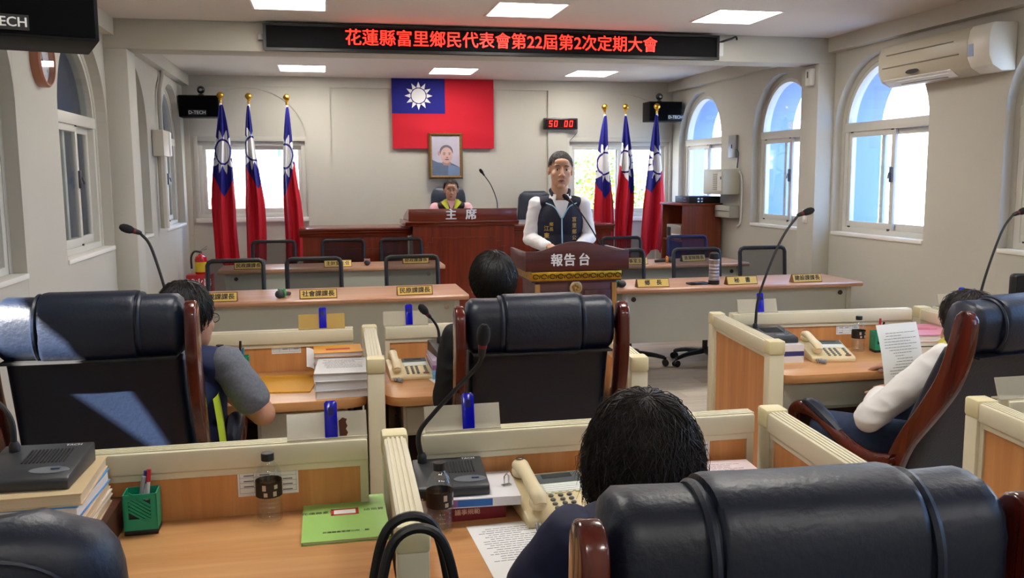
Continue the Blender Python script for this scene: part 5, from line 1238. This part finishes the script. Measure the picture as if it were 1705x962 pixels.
#(t, M, HGRY, lambda x, y: (.086 if abs(x) < .05 else .06) if y < -.045 else (.062-(y+.045)*1.5 if y < .0 else max(-.07, -.006-y*1.4)), 1.0)
NAVY = mat('vest_navy', (24, 28, 50), .75, bump=(40, .1)); SHW = mat('shirt_white', (232, 232, 234), .75, bump=(9, .35)); TRS = mat('trousers_dark', (30, 30, 36), .8)
vp = [('e', (0, 0, 1.24), (.176, .122, .2)), ('e', (0, -.005, 1.04), (.176, .125, .2)), ('e', (0, 0, .93), (.178, .125, .1)), ('e', (.1, .005, 1.375), (.08, .075, .05)), ('e', (-.1, .005, 1.375), (.08, .075, .05)), ('e', (0, .02, 1.4), (.1, .07, .05)),
      ('c', (.055, -.065, 1.425), (.065, -.02, 1.462), .016, .016), ('c', (-.055, -.065, 1.425), (-.065, -.02, 1.462), .016, .016), ('c', (.065, -.02, 1.462), (.05, .06, 1.47), .016, .014), ('c', (-.065, -.02, 1.462), (-.05, .06, 1.47), .016, .014), ('c', (-.05, .06, 1.47), (.05, .06, 1.47), .014, .014)]
vest = blobobj('vest', vp, NAVY, t, .0065, 4)
for s in (-1, 1):
    blobobj('sleeve', [('e', (s*.168, .0, 1.36), (.056, .06, .056))]+limb((s*.17, .0, 1.35), (s*.216, .005, 1.12), (s*.12, -.19, 1.075), (.054, .05, .04)), SHW, t, .006, 3, wr=(.0045, 11, (1, 1, 1.8)))
# shirt front inside the open neck, collar wings
MB().grid(lambda i, j: ((i-.5)*2*(.01+.05*j), -.121-.006*math.sin(PI*i)+.035*j*j, 1.27+.125*j), 12, 12).build('shirt_front', SHW, t)
for s in (-1, 1):
    pass
    MB().tube([(s*.006, -.131, 1.27), (s*.05, -.123, 1.345), (s*.11, -.098, 1.375)], .0042, 6, sm=4).build('lapel_piping', mat('piping_blue', (150, 196, 214), .5), vest)
MB().tube([(0, -.131, 1.275), (0, -.133, 1.2), (.002, -.135, 1.08), (.004, -.133, .95)], .0048, 6, sm=4).build('zip', MATS['piping_blue'], vest)
def collar(u, v):
    a = math.radians(30+300*u); e = min(u, 1-u)*2; r = .064+.006*v+.02*(1-v); zt = 1.448-.012*(1-e); zl = 1.408-.022*max(0, 1-e*5)
    return (-r*math.sin(a), -.03-r*math.cos(a)*1.02, zl+(zt-zl)*v)
MB().grid(collar, 40, 5).build('shirt_collar', SHW, t)
GTH = mat('gold_thread', (196, 158, 72), .6)
for k, ch in enumerate('富里鄉公所'): text('embroidery', ch, .036, GTH, vest, (.088, -.1345+.004*(k == 0), 1.258-k*.043), rot=(PI/2, 0, .28), off=.0006)
for k, ch in enumerate('鄉長'): text('embroidery', ch, .03, GTH, vest, (-.075, -.1345, 1.225-k*.035), rot=(PI/2, 0, -.22), off=.0005)
for k, ch in enumerate('江東'): text('embroidery', ch, .04, GTH, vest, (-.108, -.126, 1.195-k*.05), rot=(PI/2, 0, -.35), off=.0008)
blobobj('trousers', [('e', (0, 0, .9), (.172, .12, .09))]+sum([limb((s*.09, 0, .86), (s*.1, -.01, .5), (s*.1, .0, .1), (.1, .078, .065)) for s in (-1, 1)], []), TRS, t, .009, 3)
for s in (-1, 1): shoe((s*.1, .04), (0, -1), BLACKP, t)

# ---- leather swivel chairs without wooden frames
def plain_chair(label, loc, rz, m, top=1.1, z0=0.0, w=.23, base=True):
    t = thing('swivel_chair', label, 'chair', (loc[0], loc[1], z0), rz, 'plain leather swivel chairs')
    n, N = 36, 22; V = []; H = top-.42
    for i in range(N+1):
        u = i/N; z = .42+H*u; k = math.sqrt(max(0, 1-max(0, (u-.86)/.14)**2)); hw = (w*(.9+.1*math.sin(PI*min(u*1.2, 1))))*(.62+.38*k if u > .86 else 1); th = .055*(.35+.65*k if u > .86 else 1)*(1.15 if .6 < u < .9 else 1)
        for j in range(n):
            a = 2*PI*j/n; c, s = math.cos(a), math.sin(a)
            V.append((hw*math.copysign(abs(c)**.45, c), -.2-.12*u+th*math.copysign(abs(s)**.7, s)+.03*(c*c), z))
    F = [(i*n+k, i*n+(k+1) % n, (i+1)*n+(k+1) % n, (i+1)*n+k) for i in range(N) for k in range(n)]+[tuple(range(n))[::-1], tuple(range(N*n, (N+1)*n))]
    b = MB().add(V, F).build('backrest', m, t, ang=70)
    def ring(off):
        P = []
        for i in range(31):
            a = PI*i/30; x = (w-off)*math.copysign(abs(math.cos(a))**.5, math.cos(a)); z = .62+(top-off-.62)*math.sin(a)**.5; u = (z-.42)/H; P.append((x*.97, -.2-.12*u-.058+.022*(x/w)**2, z))
        return P
    MB().tube(ring(.03), .0035, 6).build('stitching', m, b)
    MB().box((0, .04, .44), (.48, .46, .1), None, .04, 4).build('seat', m, t)
    MB().cyl((0, 0, .1), (0, 0, .4), .028, n=12).build('gas_lift', BLACKP, t)
    for s in (-1, 1): MB().tube([(s*.25, -.2, .62), (s*.26, .0, .66), (s*.26, .18, .65), (s*.25, .2, .56), (s*.23, .18, .45)], .02, 10, sm=4).build('armrest', BLACKP, t)
    if base: star_base(t, BLACKP, .12, .28)
    return t
plain_chair('black leather swivel chair of the seated chairman', (1.4, 10.1), PI, LEATH, 1.3, .15, .225)
plain_chair('navy leather swivel chair at the right side bench', (2.42, 10.15), PI-.1, LEATHN, 1.24, .15, .22)
plain_chair('dark leather chair top cut off by the lower left corner', (-.56, 1.5), .12, LEATH, 1.13, 0, .27)

# ---- the chairman behind the bench
t = thing('person', 'seated chairman with glasses and lime collar below the portrait', 'person', (1.385, 10.03, .235), -.1)
M = X4((0, -.06, 1.175), .06, 0, 0, .93)
bp = tp(HEAD, M)+[('e', (0, 0, .85), (.14, .09, .2)), ('e', (0, .02, .6), (.15, .11, .12)), ('e', (0, .0, 1.03), (.13, .06, .05))]
for s in (-1, 1):
    bp += limb((s*.17, .0, 1.0), (s*.22, -.08, .8), (s*.12, -.26, .82), (.045, .04, .03))+hand((s*.12, -.27, .82), (-s*.5, -.8, 0), (0, 0, 1), (-s*.8, .5, 0), .5)
    bp += limb((s*.09, .0, .52), (s*.12, -.38, .52), (s*.12, -.36, .1), (.08, .06, .045))+[('e', (s*.12, -.4, .05), (.04, .1, .04))]
blobobj('body', bp, SKIN2, t, .0045, 14); face(t, M)
strands(t, M @ Vector((0, .02, .036)), (.086, .104, .1), HBLK, 900, .5, crown=(0, .8, 1), lift=.03, noise=.06, rad=.0013, seed=5, pmax=1.35)
#(t, M, HBLK, lambda x, y: .1 if y < -.03 and abs(x) < .055 else (.05-(y+.03)*1.2 if y < .0 else max(-.07, -.0-y*1.4)))
glasses(t, M, mat('glasses_metal', (104, 86, 66), .3, .7))
VB = mat('vest_black', (22, 24, 28), .8); LIME = mat('lime_fabric', (206, 216, 66), .8); PINK = mat('shirt_pink', (226, 176, 182), .8, bump=(9, .3))
blobobj('vest', [('e', (0, 0, .85), (.175, .115, .2)), ('e', (0, .0, .65), (.17, .13, .16)), ('e', (.1, .0, 1.0), (.08, .07, .048)), ('e', (-.1, .0, 1.0), (.08, .07, .048)), ('e', (0, .02, 1.03), (.085, .065, .045))], VB, t, .008, 3)
for s in (-1, 1):
    blobobj('sleeve', [('e', (s*.175, .0, .985), (.062, .062, .056))]+limb((s*.18, .0, .98), (s*.235, -.08, .8), (s*.14, -.24, .82), (.064, .058, .045)), PINK, t, .009, 3)
    MB().prism([(0, -.085), (.03, -.06), (.098, .02), (.07, .062), (.038, .07), (.03, .02)], 0, .012, 'y').xf(X4((s*.012, -.112, 1.02), -.32, 0, 0) @ Matrix.Diagonal((s, 1, 1, 1))).build('lime_collar', LIME, t, bev=.003)
MB().prism([(-.045, .04), (0, -.09), (.045, .04)], 0, .006, 'y').xf(X4((0, -.107, 1.03), -.35, 0, 0)).build('shirt_front', PINK, t)
blobobj('trousers', [('e', (0, .02, .5), (.16, .13, .1))]+sum([limb((s*.09, .0, .52), (s*.12, -.38, .52), (s*.12, -.36, .1), (.09, .075, .06)) for s in (-1, 1)], []), TRS, t, .01, 3)

# ---- clerk at the right side bench, mostly hidden behind the speaker
t = thing('person', 'dark haired clerk bent over the right side bench behind the speaker', 'person', (2.64, 10.1, .15), -.1)
M = X4((.03, -.12, 1.17), .5, 0, 0, .95); bp = tp(HEAD, M)+[('e', (0, .0, .82), (.14, .09, .2)), ('e', (0, .02, .6), (.15, .11, .12)), ('e', (0, -.03, 1.0), (.13, .06, .05))]
for s in (-1, 1): bp += limb((s*.17, -.02, .97), (s*.24, -.14, .86), (s*.08, -.32, .925), (.042, .036, .028))+hand((s*.08, -.33, .925), (-s*.5, -.8, 0), (0, 0, 1), (-s*.8, .5, 0), .4)+limb((s*.09, .0, .52), (s*.12, -.3, .52), (s*.12, -.3, .1), (.08, .06, .045))
blobobj('body', bp, SKIN, t, .006, 4); strands(t, M @ Vector((0, .02, .04)), (.085, .1, .095), HBLK, 350, .9, seed=4, pmax=1.7); face(t, M)
DKN = mat('shirt_dark_navy', (20, 24, 38), .8)
blobobj('shirt', [('e', (0, 0, .82), (.17, .11, .2)), ('e', (0, .02, .62), (.165, .13, .14)), ('e', (0, -.02, .99), (.15, .07, .05))]+sum([limb((s*.17, -.02, .97), (s*.24, -.14, .86), (s*.17, -.22, .89), (.062, .055, .048)) for s in (-1, 1)], []), DKN, t, .009, 3)
blobobj('trousers', [('e', (0, .02, .5), (.16, .13, .1))]+sum([limb((s*.09, .0, .52), (s*.12, -.3, .52), (s*.12, -.3, .1), (.09, .075, .06)) for s in (-1, 1)], []), TRS, t, .01, 3)

# ---- members seen from behind; these face +y, so their frames are turned half round (rz about pi)
def seated(label, loc, rz, headM, neck, sh, el, wr, hands, skin, lean, knees, cloth, legs, hairf, short=False, voxel=.005, tors=1.0):
    """joints are given in the sitter frame: x right, +y forward, z up"""
    t = thing('person', label, 'person', loc, rz); F = Matrix.Rotation(PI, 4, 'Z')      # HEAD faces -y, the sitter +y
    c, p = Vector(lean[1]), Vector(lean[0]); bp = tp(HEAD, headM @ F)+[('e', c, (.14*tors, .09, .18)), ('e', (c+p)/2, (.14*tors, .1, .15)), ('e', p+Vector((0, 0, .02)), (.15, .11, .1)), ('c', c+Vector((0, 0, .12)), neck, .06, .055), ('e', c+Vector((0, 0, .13)), (.14*tors, .065, .05))]
    for i, s in enumerate((-1, 1)):
        bp += limb(sh[i], el[i], wr[i], (.046, .042, .031))
        d, n, th, cu = hands[i]; bp += hand(Vector(wr[i])+Vector(d).normalized()*.01, d, n, th, cu)
        hp = p+Vector((s*.09, .02, -.01)); kn = Vector(knees[i]); bp += limb(hp, kn, Vector((kn.x, kn.y-.02, .1)), (.08, .06, .045))+[('e', (kn.x, kn.y+.04, .05), (.04, .11, .04))]
    blobobj('body', bp, skin, t, voxel, 4)
    tor = [('e', c+Vector((0, 0, -.02)), (.178*tors, .118, .185)), ('e', (c+p)/2, (.172*tors, .125, .16)), ('e', p+Vector((0, 0, .05)), (.17*tors, .13, .1)), ('e', c+Vector((0, .01, .13)), (.12*tors, .075, .05))]
    for i, s in enumerate((-1, 1)): tor.append(('c', c+Vector((s*.05, 0, .125)), Vector(sh[i])*.72+(c+Vector((0, 0, .12)))*.28, .055, .056))
    vest = blobobj('vest' if cloth[1] else 'jacket', tor, cloth[0], t, .008, 3, wr=(.005, 9, (1, 1, 1.5)))
    sm_ = cloth[1] or cloth[0]
    for i in range(2):
        e = Vector(el[i]); a = Vector(sh[i]); w = Vector(wr[i])
        L = limb(a, e, e+(w-e)*.86, (.06, .054, .044)) if not short else [('c', a, a+(e-a)*.68, .056, .058)]
        blobobj('sleeve', [('e', a, (.058, .058, .056))]+L, sm_, t, .0065, 3, wr=(.005, 11, (1, 1, 1.6)))
    blobobj('trousers', [('e', p, (.16, .13, .1))]+sum([limb(p+Vector((s*.09, .02, -.01)), Vector(knees[i]), Vector((knees[i][0], knees[i][1]-.02, .1)), (.092, .078, .062)) for i, s in enumerate((-1, 1))], []), legs, t, .01, 3)
    for k in knees: shoe((k[0], k[1]), (0, 1), BLACKP, t)
    hairf(t, headM); return t, vest
JEAN = mat('jeans_blue', (38, 52, 80), .85, noise=(60, .15)); GREYS = mat('tee_grey', (104, 108, 118), .85, noise=(120, .18)); NAVY2 = mat('vest_blue', (26, 38, 78), .75); LIME2 = mat('lime_panel', (176, 200, 40), .75)
FD = ((0, 1, -.05), (0, 0, 1)); nohead = lambda t, M: None
# bespectacled man at the left desk, head turned a little to the right
def hair3(t, M):
    strands(t, M @ Vector((0, -.02, .038)), (.086, .104, .098), HBLK, 1500, .8, crown=(0, -.1, 1), lift=.1, noise=.12, rad=.0016, seed=11, pmax=1.75, avoid=lambda d: (M.to_3x3().inverted() @ d).y > .62 or ((M.to_3x3().inverted() @ d).y > .2 and (M.to_3x3().inverted() @ d).z < .1))
    face(t, M @ Matrix.Rotation(PI, 4, 'Z')); glasses(t, M @ Matrix.Rotation(PI, 4, 'Z'), mat('glasses_black', (24, 24, 26), .3))
t, v = seated('man in blue vest and grey sleeves with glasses at the left desk', (-.525, 2.98, 0), 0, X4((.055, .17, 1.085), -.12, 0, -.55, .98), (.02, .12, .98), [(-.19, .08, .94), (.185, .06, .95)], [(-.3, .12, .72), (.295, .05, .775)], [(-.12, .42, .752), (.18, .33, .768)],
              [((.6, 1, 0), (0, 0, 1), (.8, -.5, 0), .3), ((-.6, 1, 0), (0, 0, 1), (-.8, -.5, 0), .3)], SKIN2, ((0, .02, .5), (.0, .09, .83)), [(-.13, .42, .5), (.13, .42, .5)], (NAVY2, GREYS), TRS, hair3, True, .0048)
MB().grid(lambda i, j: (.178+.006*math.sin(PI*j)-.02*(i-.6)**2-.02*j*j, -.11+.13*i+.05*j, .46+.4*j), 6, 10).build('lime_side_panel', LIME2, v)
# member in black at the centre
def hair4(t, M): strands(t, M @ Vector((0, -.02, .035)), (.09, .105, .105), HBLK, 2200, 1.0, crown=(.1, -.35, 1), lift=.06, noise=.06, rad=.0015, seed=21, pmax=1.95)
seated('dark haired member in black facing the lectern, centre', (.625, 3.17, 0), 0, X4((-.0, .2, 1.14), -.08, .02, -.12, 1.0), (0, .12, 1.02), [(-.165, .07, .96), (.165, .07, .96)], [(-.2, .1, .72), (.21, .1, .74)], [(-.1, .36, .75), (.1, .36, .75)],
       [((.5, 1, 0), (0, 0, 1), (.8, -.5, 0), .3), ((-.5, 1, 0), (0, 0, 1), (-.8, -.5, 0), .3)], SKIN2, ((0, .02, .5), (.0, .08, .84)), [(-.12, .36, .5), (.12, .36, .5)], (mat('jacket_black', (16, 17, 20), .8), None), TRS, hair4, False, .006)
# woman in navy in the foreground
def hair5(t, M):
    c = M @ Vector((0, -.012, .0)); strands(t, c, (.112, .116, .128), HBRN, 8000, 1.3, crown=(.0, -.25, 1), lift=.28, noise=.2, rad=.0011, seed=31, pmax=2.15, droop=.06, wave=.2)
seated('woman with shaggy dark bob and navy jacket in the foreground', (.645, 1.46, 0), 0, X4((.005, .31, .975), -.3, 0, .1, .95), (0, .26, .9), [(-.19, .15, .86), (.19, .15, .86)], [(-.26, .2, .745), (.25, .24, .74)], [(-.07, .4, .755), (.08, .44, .755)],
       [((.5, 1, 0), (0, 0, 1), (.8, -.5, 0), .3), ((-.5, 1, 0), (0, 0, 1), (-.8, -.5, 0), .3)], SKIN, ((0, .0, .5), (.0, .14, .76)), [(-.11, .36, .5), (.11, .36, .5)], (mat('jacket_navy', (24, 30, 62), .7, bump=(14, .25)), None), TRS, hair5, False, .006)
# man reading a sheet at the right
def hair6(t, M): strands(t, M @ Vector((0, -.02, .04)), (.088, .106, .1), HBRN, 1800, .85, crown=(0, -.1, 1), lift=.1, noise=.12, rad=.0015, seed=41, pmax=1.85)
OLIV = mat('vest_olive_yellow', (190, 176, 60), .75)
R6 = .32
t6, v6 = seated('man in white sleeves and yellow vest reading a sheet', (2.45, 2.97, 0), R6, X4((.03, .05, .968), -.35, .1, .15, .97), (.01, .06, .9), [(-.2, -.01, .865), (.19, .06, .86)], [(-.395, .155, .63), (.28, .14, .64)], [(-.185, .26, .675), (.06, .34, .74)],
       [((.75, .6, .08), (-.2, .1, .9), (.1, .8, .5), .55), ((-.5, 1, 0), (0, 0, 1), (-.8, -.5, 0), .4)], SKIN2, ((0, .0, .5), (.0, .03, .76)), [(-.4, .34, .54), (.12, .33, .5)], (OLIV, mat('shirt_white_b', (226, 224, 222), .75, bump=(9, .4))), JEAN, hair6, False, .005)
# the sheet he holds
t = thing('paper_sheet', 'typed white sheet held up by the reading man', 'paper', (2.335, 3.25, .795))
_r3 = Vector((.985, .1, .02)).normalized(); _u3 = Vector((-.2, .2, .95)); _u3 = (_u3-_r3*_r3.dot(_u3)).normalized(); t.rotation_euler = Matrix((_r3, _u3, _r3.cross(_u3))).transposed().to_euler()
MB().grid(lambda i, j: ((i-.5)*.21, (j-.5)*.297, .012*math.sin(PI*j)-.006*(i-.5)), 6, 10).build('page', WHITEP, t)
lp = lines(t, 'print', 18, .2, .28, .0125); MB().bx(.01, .03, -.135, -.115, .006, .0065).build('seal', mat('seal_pink', (226, 130, 126), .6), t)
